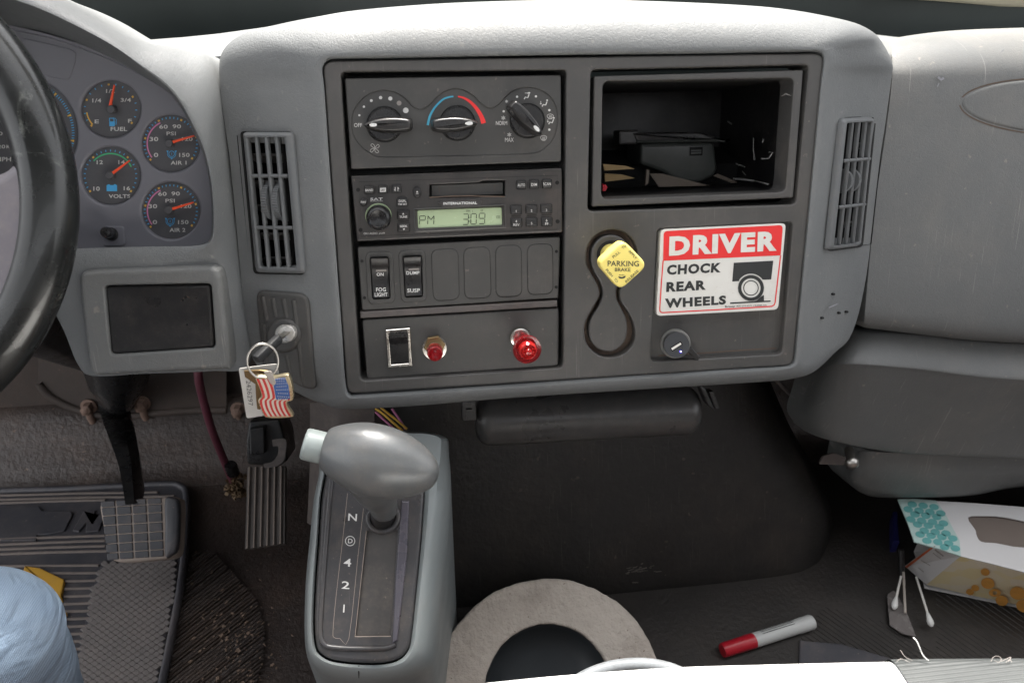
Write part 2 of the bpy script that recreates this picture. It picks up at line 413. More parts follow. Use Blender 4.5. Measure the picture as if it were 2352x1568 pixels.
M['cloth_dark'] = mat('dark windscreen cloth', (.030, .038, .036), .5, .5, 3, .3, 40)
M['cream'] = mat('cream woven fabric', (.72, .66, .50), .8, .06, 60, .5, 500)
M['teal'] = None
M['paper'] = mat('white paperboard', (.66, .65, .65), .7, .05, 12)
M['paper_in'] = mat('brown clear window film', (.20, .165, .145), .35, .15, 10)
M['pale_yellow'] = None
M['flag_red'] = mat('red enamel', (.66, .05, .045), .3, .05)
M['flag_blue'] = mat('blue enamel', (.045, .12, .34), .3, .05)
M['flag_white'] = mat('cream enamel', (.74, .66, .56), .3, .04)
M['card'] = mat('white card', (.70, .68, .64), .5, .04)
M['film'] = mat('clear cloudy plastic', (.42, .38, .34), .25, .1, 30)
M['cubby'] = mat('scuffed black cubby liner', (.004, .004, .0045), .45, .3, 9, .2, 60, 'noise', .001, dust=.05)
M['scuff'] = mat('chalky scuff', (.30, .30, .33), .7, .3, 90)
M['ash'] = mat('greenish black plastic', (.05, .056, .052), .34, .12, 20, dust=.05)
M['marker_body'] = mat('pale grey marker plastic', (.50, .51, .50), .4, .05)
M['marker_cap'] = mat('dark red cap', (.42, .012, .025), .35, .06)
M['strip'] = mat('brown grey rubber strip', (.085, .075, .072), .5, .12, 20, dust=.3, dcol=(.2, .15, .13))
M['usb'] = mat('dark grey plastic', (.040, .042, .046), .4, .06)
M['shaded_card'] = mat('tan card with cubby shade', (.08, .064, .05), .7, .2, 60)  # shade inside the cubby is put into this card colour
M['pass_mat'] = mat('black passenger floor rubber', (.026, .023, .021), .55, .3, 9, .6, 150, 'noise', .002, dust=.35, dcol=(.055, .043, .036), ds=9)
M['acc_rubber'] = mat('dusty ribbed rubber', (.115, .103, .096), .55, .2, 20, .2, 500, dust=.4, dcol=(.24, .19, .16), ds=20)
M['cylinder'] = mat('scratched zinc', (.55, .53, .50), .3, .1, 60, metal=.5)
M['tan'] = mat('tan card', (.42, .27, .16), .7, .1)

def tweak_mats():
    # denim: fine diagonal twill in light blue
    m = mat('light blue denim', (.30, .44, .62), .85, .10, 10); nt = m.node_tree; N = nt.nodes; L = nt.links; p = N['Principled BSDF']
    tc = N.new('ShaderNodeTexCoord'); mp = N.new('ShaderNodeMapping'); mp.inputs['Rotation'].default_value = (R(20), R(10), R(-35)); L.new(tc.outputs['Object'], mp.inputs[0])
    wv = N.new('ShaderNodeTexWave'); wv.inputs['Scale'].default_value = 330; wv.inputs['Distortion'].default_value = 1.5; wv.inputs['Detail'].default_value = 3; wv.inputs['Detail Scale'].default_value = 3
    L.new(mp.outputs[0], wv.inputs[0])
    n2 = N.new('ShaderNodeTexNoise'); n2.inputs['Scale'].default_value = 16; L.new(tc.outputs['Object'], n2.inputs[0])
    mx = N.new('ShaderNodeMix'); mx.data_type = 'RGBA'; mx.inputs[6].default_value = (.22, .32, .46, 1); mx.inputs[7].default_value = (.42, .51, .61, 1)
    ad = N.new('ShaderNodeMath'); ad.operation = 'MULTIPLY_ADD'; L.new(wv.outputs['Fac'], ad.inputs[0]); ad.inputs[1].default_value = .45; L.new(n2.outputs['Fac'], ad.inputs[2])
    sb = N.new('ShaderNodeMath'); sb.operation = 'SUBTRACT'; L.new(ad.outputs[0], sb.inputs[0]); sb.inputs[1].default_value = .25
    L.new(sb.outputs[0], mx.inputs[0]); L.new(mx.outputs[2], p.inputs['Base Color'])
    b = N.new('ShaderNodeBump'); b.inputs['Strength'].default_value = .5; b.inputs['Distance'].default_value = .0008; L.new(wv.outputs['Fac'], b.inputs['Height'])
    n3 = N.new('ShaderNodeTexNoise'); n3.inputs['Scale'].default_value = 26; n3.inputs['Distortion'].default_value = 1.2; mp3 = N.new('ShaderNodeMapping'); mp3.inputs['Scale'].default_value = (.5, .6, 1.8); L.new(tc.outputs['Object'], mp3.inputs[0]); L.new(mp3.outputs[0], n3.inputs[0])
    b2 = N.new('ShaderNodeBump'); b2.inputs['Strength'].default_value = .6; b2.inputs['Distance'].default_value = .009; L.new(n3.outputs['Fac'], b2.inputs['Height']); L.new(b.outputs[0], b2.inputs['Normal']); L.new(b2.outputs[0], p.inputs['Normal'])
    M['jeans'] = m
    M['teal'] = mat('pale teal paperboard', (.46, .60, .57), .6, .05)
    M['teal_print'] = mat('teal print', (.13, .38, .37), .6, .08, 40)
    # pale yellow paperboard with faint facets
    m = mat('pale yellow paperboard', (.6, .5, .3), .6); nt = m.node_tree; N = nt.nodes; L = nt.links; p = N['Principled BSDF']
    tc = N.new('ShaderNodeTexCoord'); v = N.new('ShaderNodeTexVoronoi'); v.inputs['Scale'].default_value = 45; L.new(tc.outputs['Object'], v.inputs[0])
    mx = N.new('ShaderNodeMix'); mx.data_type = 'RGBA'; mx.inputs[6].default_value = (.80, .74, .66, 1); mx.inputs[7].default_value = (.82, .69, .34, 1); L.new(v.outputs['Color'], mx.inputs[0]); L.new(mx.outputs[2], p.inputs['Base Color'])
    M['pale_yellow'] = m
    # tape: fine horizontal ribs
    m = M['tape']; nt = m.node_tree; N = nt.nodes; L = nt.links; p = N['Principled BSDF']
    tc = N.new('ShaderNodeTexCoord'); w = N.new('ShaderNodeTexWave'); w.bands_direction = 'Y'; w.inputs['Scale'].default_value = 110; L.new(tc.outputs['Object'], w.inputs[0])
    b = N.new('ShaderNodeBump'); b.inputs['Strength'].default_value = .5; b.inputs['Distance'].default_value = .0008; L.new(w.outputs['Fac'], b.inputs['Height']); L.new(b.outputs[0], p.inputs['Normal'])
tweak_mats()
# ================================================================== dashboard
dash = thing('dashboard', 'grey vinyl truck dashboard with charcoal centre panel and gauge hood on its left', 'dashboard', D.at(0, 0, -.08))
HS = {}
# (inner edge, outer edge, outer depth, roundness) all round the centre shell
SH = [((743,200),(506,205),-.033,0),((750,300),(517,290),-.033,0),((757,400),(531,395),-.033,0),((772,600),(552,620),-.033,0),
      ((784,760),(569,790),-.033,0),((789,840),(610,858),-.032,.1),((794,890),(688,904),-.030,.3),((803,911),(735,922),-.028,.6),((830,911),(790,933),-.026,.9),
      ((950,903),(945,926),-.026,1),((1148,889),(1148,909),-.026,1),((1427,869),(1427,891),-.026,1),((1700,851),(1740,871),-.028,1),((1790,846),(1812,863),-.032,.9),
      ((1823,839),(1865,847),-.040,.6),((1831,815),(1915,808),-.05,.3),((1836,760),(1958,763),-.065,.1),((1848,632),(1990,632),-.07,0),
      ((1870,403),(2017,403),-.07,0),((1889,201),(2045,201),-.07,.05),((1896,150),(2048,148),-.07,.25),((1894,126),(2021,105),-.075,.5),((1876,118),(1985,77),-.075,.8),
      ((1840,118),(1924,52),-.07,1),((1760,119),(1803,27),-.066,1),((1650,121),(1680,15),-.065,1),((1480,123),(1480,6),-.065,1),((1308,125),(1308,3),-.065,1),((1044,129),(1044,10),-.065,1),
      ((833,133),(833,26),-.062,1),((775,134),(725,43),-.06,1),((752,137),(640,59),-.055,.9),((741,150),(556,80),-.048,.7),((739,166),(508,125),-.038,.35)]
def ring_shell(pairs, h_in, steps, inner_drop=.02, back=.06, n=5):
    flat = [Vector((a[0], a[1], b[0], b[1], h, k)) for a, b, h, k in pairs]
    L = cr(flat, n, True); rows = []
    hi = h_in if callable(h_in) else (lambda v: h_in)
    rows.append([D.hit(v[0], v[1], hi(v)) - D.N * inner_drop for v in L])
    for s in steps:
        row = []
        for v in L:
            a = D.uv(v[0], v[1], hi(v)); b = D.uv(v[2], v[3], v[4]); k = max(0, min(1, v[5]))
            q = a + (b - a) * s
            e = (1 - k) * s + k * (1 - math.sqrt(max(0, 1 - s * s)))
            inr = .0022 * (1 - min(1, s / .06)) ** 2          # small rolled inner lip
            row.append(D.at(q.x, q.y, hi(v) + (v[4] - hi(v)) * e - inr))
        rows.append(row)
    rows.append([p - D.N * back for p in rows[-1]])
    return rows
STEPS = [0, .02, .04, .08] + [.08 + .92 * i / 26 for i in range(1, 24)] + [.93, .95, .97, .985, 1]
mb = MB(); mb.bridge(ring_shell(SH, .004, STEPS, .03, .20))
def wing(xi, xo, y, ho, hi=.004):
    a = D.hit(xi, y, hi); b = D.hit(xo, y, ho); u = (a - b) if xi > xo else (b - a)
    return Frame(a, u, u.normalized().cross(D.V))
WL = wing(757, 531, 400, -.033); WR = wing(1870, 2017, 403, -.07)
LV = Z2([(82,128),(100,102),(300,100),(345,125),(412,800),(405,842),(190,838),(155,800)])
RV = ZF([(535,690),(560,674),(700,666),(716,690),(642,1370),(625,1405),(470,1428),(453,1405)])
def shrink(l, c): return [(p[0] + (c[0] - p[0]) * .24, p[1] + (c[1] - p[1]) * .2) for p in l]
mb.punch(shrink(LV, Z2(250, 470))); mb.punch(shrink(RV, ZF(585, 1040)))
mb.build('centre_shell', M['dash'], dash, 40)

# charcoal centre panel with its openings
OUT = rr([(741,140),(1895,122),(1822,839),(797,905)], [26,24,18,22], 6)
HA = rr([Z3(218,212), Z3(1992,196), Z4(1572,1432), Z4(160,1522)], [14,12,14,14])
HB = rr(Z5([(243,212),(2112,172),(2000,1365),(215,1425)]), 14)
HC = rr(Z6([(808,140),(1975,82),(1880,1212),(757,1275)]), 13)
PO = cr(Z6([(205,390),(215,300),(260,220),(330,170),(420,150),(510,165),(580,210),(630,290),(640,380),(610,470),(550,570),(505,640),(490,700),(505,770),(560,850),(605,940),(622,1040),(600,1130),(540,1200),(460,1235),(390,1240),(310,1220),(235,1160),(195,1080),(190,980),(215,900),(260,820),(305,740),(318,690),(300,620),(250,530),(215,460)]), 3, True)
PI_ = cr(Z6([(245,390),(255,310),(295,245),(355,203),(430,193),(500,213),(555,265),(585,340),(578,420),(540,510),(488,600),(463,660),(464,730),(492,800),(535,880),(555,960),(550,1060),(515,1130),(450,1180),(385,1190),(310,1170),(250,1110),(228,1040),(230,960),(262,880),(312,800),(340,730),(345,680),(328,610),(283,530),(253,460)]), 3, True)
mb = MB(); mb.plate(D, OUT, [HA, HB, HC, PO], 0, -.03, .0022, .0016)
bz = mb.build('centre_panel', M['bezel'], dash)
mb = MB(); mb.prism(D, [lerp(p, (1050, 520), -.02) for p in HA], -.0285, -.034, 0)
mb.build('opening_back', M['void'], bz)
mb = MB(); mb.prism(D, PI_, -.0005, -.02, .0018); mb.build('brake_island', M['bezel'], bz)
mb = MB(); mb.prism(D, [lerp(p, Z6(400, 700), -.03) for p in PO], -.0105, -.022, 0); mb.build('groove_floor', M['dirt'], bz)
mb = MB(); mb.prism(D, [lerp(p, Z6(1370, 680), -.02) for p in HC], -.0075, -.012, 0)
fl = rr(Z6([(830,160),(1905,110),(1835,1160),(795,1222)]), 10)
mb.build('sign_recess', M['bezel'], bz)
# grime that has settled along the lower ledges
def grime(F, pts, w, h, name='ledge_grime', parent=None, m='dirt'):
    mb = MB(); mb.stroke(F, pts, w, h); return mb.build(name, M[m], parent)
grime(D, cr(Z6([(820,1222),(1200,1200),(1600,1172),(1830,1160)]), 4), 3, -.0073, parent=bz)

# lower step of the dash top on both sides, and its far edge against the windscreen
YF = Frame((0, .30, 0), (1, 0, 0), (0, -1, 0))
mb = MB()
farl = [YF.hit(x, y) for x, y in ((-500,140),(100,112),(306,94),(420,86),(500,78),(660,56),(760,48))]
mb.bridge([farl, [Vector((p.x, .15, p.z + .003)) for p in farl], [Vector((p.x, .135, p.z - .05)) for p in farl]], closed=False)
mb.build('top_pad', M['dash'], dash, 60)
mb = MB()
farr = [YF.hit(x, y) for x, y in ((1880,66),(1985,77),(2065,86),(2200,96),(2500,110),(3300,150))]
mb.bridge([farr, [Vector((p.x, .18, p.z + .002)) for p in farr], [Vector((p.x, .17, p.z - .06)) for p in farr]], closed=False)
mb.build('top_pad', M['dash'], dash, 60)

mb = MB(); mb.box((.05, .25, .532), (1.1, 0, 0), (0, .135, 0), (0, 0, .072)); mb.build('light_stop', M['void'], dash)  # added block inside the dash that stops sun leaking through
# ------------------------------------------------------------------ gauge hood
PD = [((-250,420),(-330,420),.0,-.03,.3),((-250,200),(-330,180),.02,-.02,.6),((-200,50),(-240,-10),.03,-.012,1),((-80,-22),(-70,-75),.03,-.012,1),
      ((32,6),(60,-36),.03,-.012,1),((120,38),(165,9),.03,-.012,1),((242,99),(285,78),.028,-.014,1),((319,153),(370,106),.024,-.055,1),((398,220),(440,112),.018,-.07,1),
      ((446,303),(487,138),.012,-.052,.9),((471,366),(503,200),.008,-.034,.7),((485,440),(517,300),.005,-.034,.5),((488,520),(532,430),.003,-.034,.4),
      ((478,556),(545,570),.001,-.032,.3),((440,566),(557,690),0,-.03,.3),((390,567),(571,836),0,-.028,.3),((330,568),(480,852),0,-.008,.1),((250,570),(330,858),0,-.008,.1),
      ((180,572),(214,863),0,-.008,.1),((120,574),(180,838),0,-.012,.2),((60,576),(163,790),0,-.014,.2),((-40,580),(150,690),0,-.02,.2),((-130,583),(60,640),0,-.03,.2),((-220,585),(-180,640),0,-.03,.2),((-250,560),(-320,580),0,-.03,.2)]
FACE = [(-250,420),(-250,200),(-210,90),(-70,52),(40,65),(120,80),(240,128),(325,174),(397,222),(445,304),(470,366),(484,440),(487,519),(477,555),(440,565),(390,566),(330,567),(250,569),(180,571),(120,573),(60,575),(-40,579),(-130,582),(-220,584),(-250,560)]
GH = -.035
flat = [Vector((a[0], a[1], b[0], b[1], ho, k, hi)) for a, b, hi, ho, k in PD]
L = cr(flat, 6, True); FC = cr(FACE, 6, True); rows = [[D.hit(f[0], f[1], GH) for f in FC], ]
for s in [0, .03, .06, .12, .2, .3, .4, .5, .6, .68, .76, .82, .88, .92, .95, .97, .985, 1]:
    row = []
    for v in L:
        a = D.uv(v[0], v[1], v[6]); b = D.uv(v[2], v[3], v[4]); k = max(0, min(1, v[5])); q = a + (b - a) * s
        e = (1 - k) * s + k * (1 - math.sqrt(max(0, 1 - s * s)))
        row.append(D.at(q.x, q.y, v[6] + (v[4] - v[6]) * e - .004 * (1 - min(1, s / .12)) ** 2))
    rows.append(row)
rows.append([p - D.N * .10 for p in rows[-1]])
mb = MB(); mb.bridge(rows)
PB = ZA([(755,440),(1515,425),(1548,885),(800,935)])
mb.punch([lerp(p, ZA(1150, 670), -.06) for p in PB])
mb.build('gauge_hood', M['dash'], dash, 40)
# lower surround with the black blanking panel
LO = cr(ZA([(585,350),(700,325),(1050,312),(1450,300),(1540,310),(1585,380),(1625,700),(1655,1010),(1600,1042),(1200,1062),(800,1085),(680,1082),(640,1000),(600,700),(570,450)]), 3, True)
mb = MB(); mb.plate(D, LO, [rr([lerp(p, ZA(1150, 670), -.015) for p in PB], 12)], .0045, -.02, .0045, .002, 4)
lb = mb.build('lower_surround', M['dash_plain'], dash)
mb = MB(); mb.prism(D, rr(PB, 12), .0015, -.02, .003, 4); bp = mb.build('blanking_panel', M['satin_black'], dash)
for x, y, r in ((1338,520,11),(1318,540,10),(1350,718,9)): mb = MB(); mb.prism(D, circ(*ZA(x, y), r * ZA.k, n=12), .0018, .0008, 0); mb.build('screw_hole', M['void'], bp)
mb = MB(); mb.stroke(D, cr(ZA([(1305,548),(1322,530),(1345,512),(1365,525)]), 3), 1.6, .0017); mb.build('torn_edge', M['dirt'], bp)

# ------------------------------------------------------------------ passenger side
def drow(r): return [D.hit(x, y, h) for x, y, h in r]
def drowx(r):
    q = drow(r); d = Vector(((q[-1] - q[-2]).x, 0, 0)); return q + [q[-1] + d, q[-1] + d * 2, q[-1] + d * 3]
PR = [[(2030,92,-.15),(2110,79,-.15),(2200,70,-.15),(2352,64,-.15),(2650,56,-.15)],
      [(2046,108,-.105),(2120,100,-.105),(2220,94,-.105),(2352,90,-.105),(2650,86,-.105)],
      [(2050,150,-.078),(2130,146,-.078),(2230,142,-.078),(2352,138,-.078),(2650,134,-.078)]] + \
     [[(x, y, -.072), (2130, y + 4, -.072), (2230, y + 6, -.072), (2352, y + 8, -.072), (2650, y + 10, -.072)] for x, y in ((2048,195),(2035,300),(2013,450),(1999,580),(1990,680))] + \
     [[(1986,728,-.074),(2100,742,-.074),(2230,756,-.074),(2352,764,-.074),(2650,780,-.074)],
      [(1985,750,-.085),(2100,764,-.085),(2230,779,-.085),(2352,786,-.085),(2650,802,-.085)],
      [(1985,752,-.11),(2100,766,-.11),(2230,781,-.11),(2352,788,-.11),(2650,804,-.11)]]
mb = MB(); mb.grid([drowx(r) for r in PR], 5, skirt=-D.N * .05)
pp = mb.build('passenger_panel', M['dash_plain'], dash, 60)
PF = Frame(D.at(0, 0, -.072), D.U, D.N)
ov = circ(2440, 246, 234, 64, 60, rot=-2)
mb = MB(); mb.prism(PF, ov, .0012, -.002, .0035, 4, base_h=0); pad = mb.build('oval_pad', M['dash_plain'], pp)
mb = MB(); mb.stroke(PF, circ(2440, 246, 236, 66, 60, rot=-2), 3.2, .0004, closed=True); mb.build('pad_groove', M['dirt'], pad)
GR = [[(1905,768,-.17),(1962,764,-.112),(2100,768,-.108),(2230,783,-.108),(2352,790,-.108),(2650,806,-.108)],
      [(1895,785,-.18),(1958,779,-.106),(2100,784,-.102),(2230,800,-.102),(2352,808,-.102),(2650,822,-.102)],
      [(1866,845,-.19),(1940,829,-.092),(2100,840,-.088),(2230,856,-.088),(2352,866,-.088),(2650,880,-.088)],
      [(1860,858,-.19),(1936,845,-.094),(2100,856,-.092),(2230,872,-.092),(2352,882,-.092),(2650,896,-.092)],
      [(1846,905,-.195),(1922,900,-.112),(2090,916,-.112),(2230,928,-.112),(2352,936,-.112),(2650,945,-.112)],
      [(1832,955,-.2),(1908,966,-.132),(2080,994,-.134),(2230,1004,-.134),(2352,1008,-.134),(2650,1014,-.134)],
      [(1846,985,-.2),(1910,1006,-.142),(2060,1034,-.146),(2230,1043,-.146),(2352,1047,-.146),(2650,1050,-.146)],
      [(1850,990,-.21),(1912,1012,-.15),(2060,1039,-.155),(2230,1047,-.155),(2352,1051,-.155),(2650,1054,-.155)],
      [(1880,1000,-.24),(1930,1015,-.19),(2060,1040,-.19),(2230,1048,-.19),(2352,1052,-.19),(2650,1055,-.19)]]
mb = MB(); mb.grid([drowx(r) for r in GR], 5, skirt=-D.N * .03); mb.build('glove_box', M['dash_plain'], dash, 60)
KR = [[(1950,1036,-.23),(1985,1036,-.175),(2100,1042,-.168),(2230,1046,-.168),(2352,1050,-.168),(2650,1050,-.168)],
      [(1944,1070,-.23),(1978,1074,-.178),(2100,1084,-.172),(2230,1086,-.172),(2352,1080,-.172),(2650,1066,-.172)],
      [(1942,1095,-.23),(1974,1106,-.188),(2100,1118,-.184),(2230,1118,-.184),(2352,1100,-.184),(2650,1080,-.184)],
      [(1955,1115,-.24),(1990,1132,-.20),(2100,1139,-.198),(2230,1135,-.198),(2352,1114,-.198),(2650,1090,-.198)],
      [(1965,1122,-.27),(2003,1140,-.23),(2100,1143,-.23),(2230,1138,-.23),(2352,1117,-.23),(2650,1092,-.23)]]
mb = MB(); mb.grid([drowx(r) for r in KR], 5, skirt=-D.N * .05); mb.build('knee_pad', M['dash_plain'], dash, 60)
# scuffs and stray holes
for pts, w in ((ZF([(1072,440),(1090,455),(1105,445)]), 14), (ZF([(1068,495),(1078,475)]), 4), (ZF([(1430,300),(1445,285)]), 3)):
    mb = MB(); mb.stroke(PF, pts, w * ZF.k, .0015); mb.build('paint_scuff', M['scuff'], pp)
mb = MB(); mb.stroke(WR, ZF([(668,640),(690,622),(720,602),(748,584)]), 6 * ZF.k, .0012); mb.build('paint_scuff', M['scuff'], dash); mb = MB(); mb.stroke(WR, ZG([(520,215),(548,203),(578,190)]), 7 * ZG.k, .0012); mb.build('paint_scuff', M['scuff'], dash)
for x, y in ((482,283),(593,250),(643,243),(555,126)): mb = MB(); mb.prism(WR, circ(*ZG(x, y), 8 * ZG.k, n=10), .0012, -.002, 0); mb.build('screw_hole', M['void'], dash)

# ------------------------------------------------------------------ air vents
def vent(F, q, outline, slots, bars, louv, wheels, label, depth=.045, nl=None):
    t = thing('air_vent', label, 'air vent', F.hit(*quad_at(q, .5, 1)), 'upright grey air vents in the dash')
    cq = (sum(p[0] for p in outline) / len(outline), sum(p[1] for p in outline) / len(outline))
    mb = MB(); mb.plate(F, [(p[0] + (1.6 if p[0] > cq[0] else -1.6), p[1] + (1.6 if p[1] > cq[1] else -1.6)) for p in rr(outline, 10)], [[lerp(p, cq, .05) for p in rr(outline, 10)]], .0012, -.003, 0, back=False); mb.build('shadow_gap', M['void'], t)
    a0, a1, t0, t1 = slots[0][0], slots[-1][1], slots[0][2], slots[0][3]
    mb = MB(); mb.plate(F, rr(outline, 10), [rr([quad_at(q, a0, t0), quad_at(q, a1, t0), quad_at(q, a1, t1), quad_at(q, a0, t1)], 5, 4)], .0058, .0005, .0042, .0018, 4, back=False)
    for u, v in zip(slots, slots[1:]):
        mb.prism(F, [quad_at(q, u[1], t0 - .012), quad_at(q, v[0], t0 - .012), quad_at(q, v[0], t1 + .012), quad_at(q, u[1], t1 + .012)], .0052, .0012, .0018, 4)
    mb.build('grille', M['vent'], t)
    for tt in bars:
        mb = MB(); mb.tube([F.hit(*quad_at(q, slots[0][0] - .02, tt), .0035), F.hit(*quad_at(q, slots[-1][1] + .02, tt), .0035)], .0017, 8); mb.build('crossbar', M['vent'], t, 50)
    for tt in louv:
        mb = MB(); a = F.hit(*quad_at(q, .08, tt), -.009); b = F.hit(*quad_at(q, .92, tt), -.009); w = -F.N * .007 - F.V * .0035
        mb.box((a + b) / 2 + w, (b - a) / 2, w, F.V * .0009 - F.N * .0003); mb.build('louvre', M['bezel'], t)
    for s, t0, t1, sd in wheels:
        p0 = F.hit(*quad_at(q, s, t0), .002); p1 = F.hit(*quad_at(q, s, t1), .002); r = (p0 - p1).length * .62
        c = (p0 + p1) / 2 - F.N * r * .62; mb = MB(); rows = []
        for ww in (-.0024, .0024):
            rows.append([c + F.V * math.cos(2 * math.pi * k / 96) * r * (1 if k % 2 else .955) + F.N * math.sin(2 * math.pi * k / 96) * r * (1 if k % 2 else .955) + F.U * ww for k in range(96)])
        mb.bridge(rows, cap0=True, cap1=True); mb.build('thumbwheel', M['vent'], t)
    l = [F.uv(p[0], p[1], -.01) for p in rr(outline, 8)]; l = offset(l, .0035); mb = MB()
    mb.bridge([[F.at(p.x, p.y, .0008) for p in l], [F.at(p.x, p.y, -depth) for p in l]], cap1=True); mb.build('duct', M['void'], t)
    return t
qL = Z2([(82,102),(345,100),(412,842),(155,838)])
vent(WL, qL, [qL[0], Z2(345,102), Z2(412,846), Z2(153,840)], [(.112,.242,.04,.96),(.307,.437,.04,.96),(.512,.642,.04,.96),(.717,.847,.04,.96)], (.312,.678), (.16,.35,.52,.72,.89), ((.40,.375,.61,0),(.615,.38,.615,0)), 'larger grey air vent with slots, beside the gauge hood and above the ignition lock')
qR = ZF([(533,674),(718,664),(640,1404),(451,1430)])
vent(WR, qR, qR, [(.15,.32,.04,.97),(.36,.525,.04,.97),(.565,.73,.04,.97),(.77,.92,.04,.97)], (.325,.675), (.20,.50,.80), ((.36,.41,.56,1),(.60,.41,.56,1)), 'narrow grey air vent right of the open cubby, turned towards the passenger side')

# ------------------------------------------------------------------ ignition lock
t = thing('ignition_switch', 'charcoal ribbed ignition plate with silver key cylinder below the larger vent', 'ignition lock', WL.hit(*ZK(560, 1100)))
mb = MB(); mb.prism(WL, rr(ZK([(188,82),(768,130),(852,1192),(705,1165),(560,1085),(262,950)]), [22,26,16,20,30,16]), .0045, -.004, .003, 4); mb.build('plate', M['module'], t)
mb = MB()
for x0, y0, x1, y1 in ((283,150,330,415),(395,165,430,375),(510,175,550,385),(625,190,735,1120),(300,450,330,880),(430,790,480,1010),(550,790,610,1065)):
    w = 24; a = ZK(x0, y0); b = ZK(x1, y1); mb.tube([WL.hit(*a, .0032), WL.hit(*lerp(a, b, .5), .0032), WL.hit(*b, .0032)], .0027, 10)
mb.build('rib', M['module'], t, 60)
mb = MB(); mb.prism(WL, circ(*ZK(490, 590), 195 * ZK.k, 195 * ZK.k, 40), .0075, 0, .004, 4); mb.build('boss', M['module'], t)
mb = MB(); mb.prism(WL, circ(*ZK(510, 565), 104 * ZK.k, n=36), .0105, .005, .001); mb.build('collar', M['steel'], t)
KF = Frame(WL.O, WL.U, WL.N)
mb = MB(); mb.prism(WL, circ(*ZK(530, 567), 96 * ZK.k, n=36), .012, .005, .0015, 4, dome=.0008); cy = mb.build('cylinder', M['cylinder'], t)
# key in the lock, on the ring
KH = .018
a = WL.hit(*ZK(545, 545), .0115); b = WL.hit(*ZK(462, 606), .028); c = WL.hit(*ZK(205, 850), .055)
key = thing('ignition_key', 'dark plastic headed ignition key standing in the silver lock cylinder', 'key', a)
mb = MB(); dv = (b - a); sdv = D.V.cross(dv).normalized(); upv = dv.cross(sdv).normalized(); mb.box((a + b) / 2, dv / 2, upv * .0009, sdv * .0030); mb.build('blade', M['steel'], key)
dv = (c - b); sdv = D.V.cross(dv).normalized(); upv = dv.cross(sdv).normalized()
mb = MB(); mb.box((b + c) / 2, dv / 2, upv * .0038, sdv * .0036, .0016); mb.build('head', mat('matt dark key plastic', (.018, .019, .021), .6), key, 40)
KR_ = Frame(D.hit(*ZK(278, 860), .05), (1, .25, -.1), (.3, -1, .25))
ring = MB(); ring.torus(KR_, KR_.O, .0122, .0009, 56, 8, ry=.0150); ring.torus(KR_, KR_.O + KR_.N * .0015, .0122, .0009, 56, 8, ry=.0150)
tag(ring.build('key_ring', M['steel'], None, 60), 'bright split key ring through the head of the ignition key', 'key ring')
CF = Frame(D.hit(*ZK(250, 950), .042), (1, 0, 0), (-.05, -1, .02))
mb = MB(); mb.prism(CF, rr(ZK([(12,945),(432,893),(455,1010),(455,1440),(100,1492)]), 5), 0, -.0006, 0); cd = mb.build('paper_tag', M['card'])
tag(cd, 'white card tag with handwritten digits hanging behind the flag fob', 'key tag')
mb = MB(); mb.text(CF, '2426297', *ZK(132, 1215), 10.5, 58, ang=-84, h=.0004, bold=-.012); mb.build('handwriting', M['ink'], cd)
k2 = MB(); k2.prism(Frame(CF.O + CF.N * .004, CF.U, CF.N), cr(ZK([(70,975),(240,965),(330,975),(350,1120),(250,1400),(215,1395),(205,1300),(200,1230),(195,1120),(80,1040)]), 1, True), 0, -.0018, .0006)
tag(k2.build('spare_key', M['brass']), 'dark brass key hanging between the white tag and the flag fob', 'key')
FF = Frame(CF.O + CF.N * .010, CF.U, CF.N)
fob = thing('key_fob', 'waving american flag key fob with pale gold edge on the key ring', 'key fob', FF.hit(*ZK(400, 1480)))
FO = cr(ZK([(192,1040),(300,1045),(420,1040),(545,1018),(575,1055),(605,1140),(618,1260),(600,1300),(548,1320),(560,1380),(610,1455),(602,1480),(480,1492),(330,1490),(285,1460),(240,1350),(225,1300),(262,1250),(235,1150)]), 3, True)
mb = MB(); mb.prism(FF, FO, .0015, -.0025, .0008); mb.build('body', M['goldtrim'], fob, 30)
def fl_pt(s, t_):  # flag face: s across, t down, in picture units
    top = [ZK(210, 1062), ZK(300, 1068), ZK(420, 1062), ZK(528, 1050)]
    x = s * 3; i = min(2, int(x)); p = lerp(top[i], top[i + 1], x - i)
    return p
L_ = cr(ZK([(210,1062),(250,1160),(275,1255),(245,1300),(265,1390),(310,1472)]), 8); R_ = cr(ZK([(522,1052),(560,1140),(578,1280),(530,1310),(545,1390),(590,1468)]), 8)
def fp(s, t_): i = t_ * (len(L_) - 1); k = min(len(L_) - 2, int(i)); l = lerp(L_[k], L_[k + 1], i - k); r = lerp(R_[k], R_[k + 1], i - k); return lerp(l, r, s)
for nm, cond in (('red_stripes', 0), ('white_stripes', 1)):
    mb = MB()
    for i in range(11):
        if i % 2 == cond:
            T = [k / 24 for k in range(25)]
            T = [v for v in T if v <= 1]
            mb.bridge([[FF.hit(*fp(i / 11, v), .0018) for v in T], [FF.hit(*fp((i + 1) / 11, v), .0018) for v in T]], closed=False)
    mb.build(nm, M['flag_red' if cond == 0 else 'flag_white'], fob)
mb = MB(); mb.prism(FF, ZK([(385,1066),(522,1050),(560,1140),(578,1278),(425,1290),(405,1180)]), .0023, .0016, 0); cn = mb.build('canton', M['flag_blue'], fob)
mb = MB()
for j in range(9):
    for i in range(6 - j % 2):
        s = .56 + (i + (.5 if j % 2 else 0)) * .078; v = .03 + j * .056
        mb.prism(FF, circ(*fp(s, v), .95, n=8), .0026, .0023, 0)
mb.build('stars', M['flag_white'], cn)
mb = MB(); mb.prism(FF, rr(ZK([(285,985),(370,975),(425,1110),(395,1140),(360,1110)]), 3), .0042, .0032, .0004); mb.build('strap', M['film'], fob)
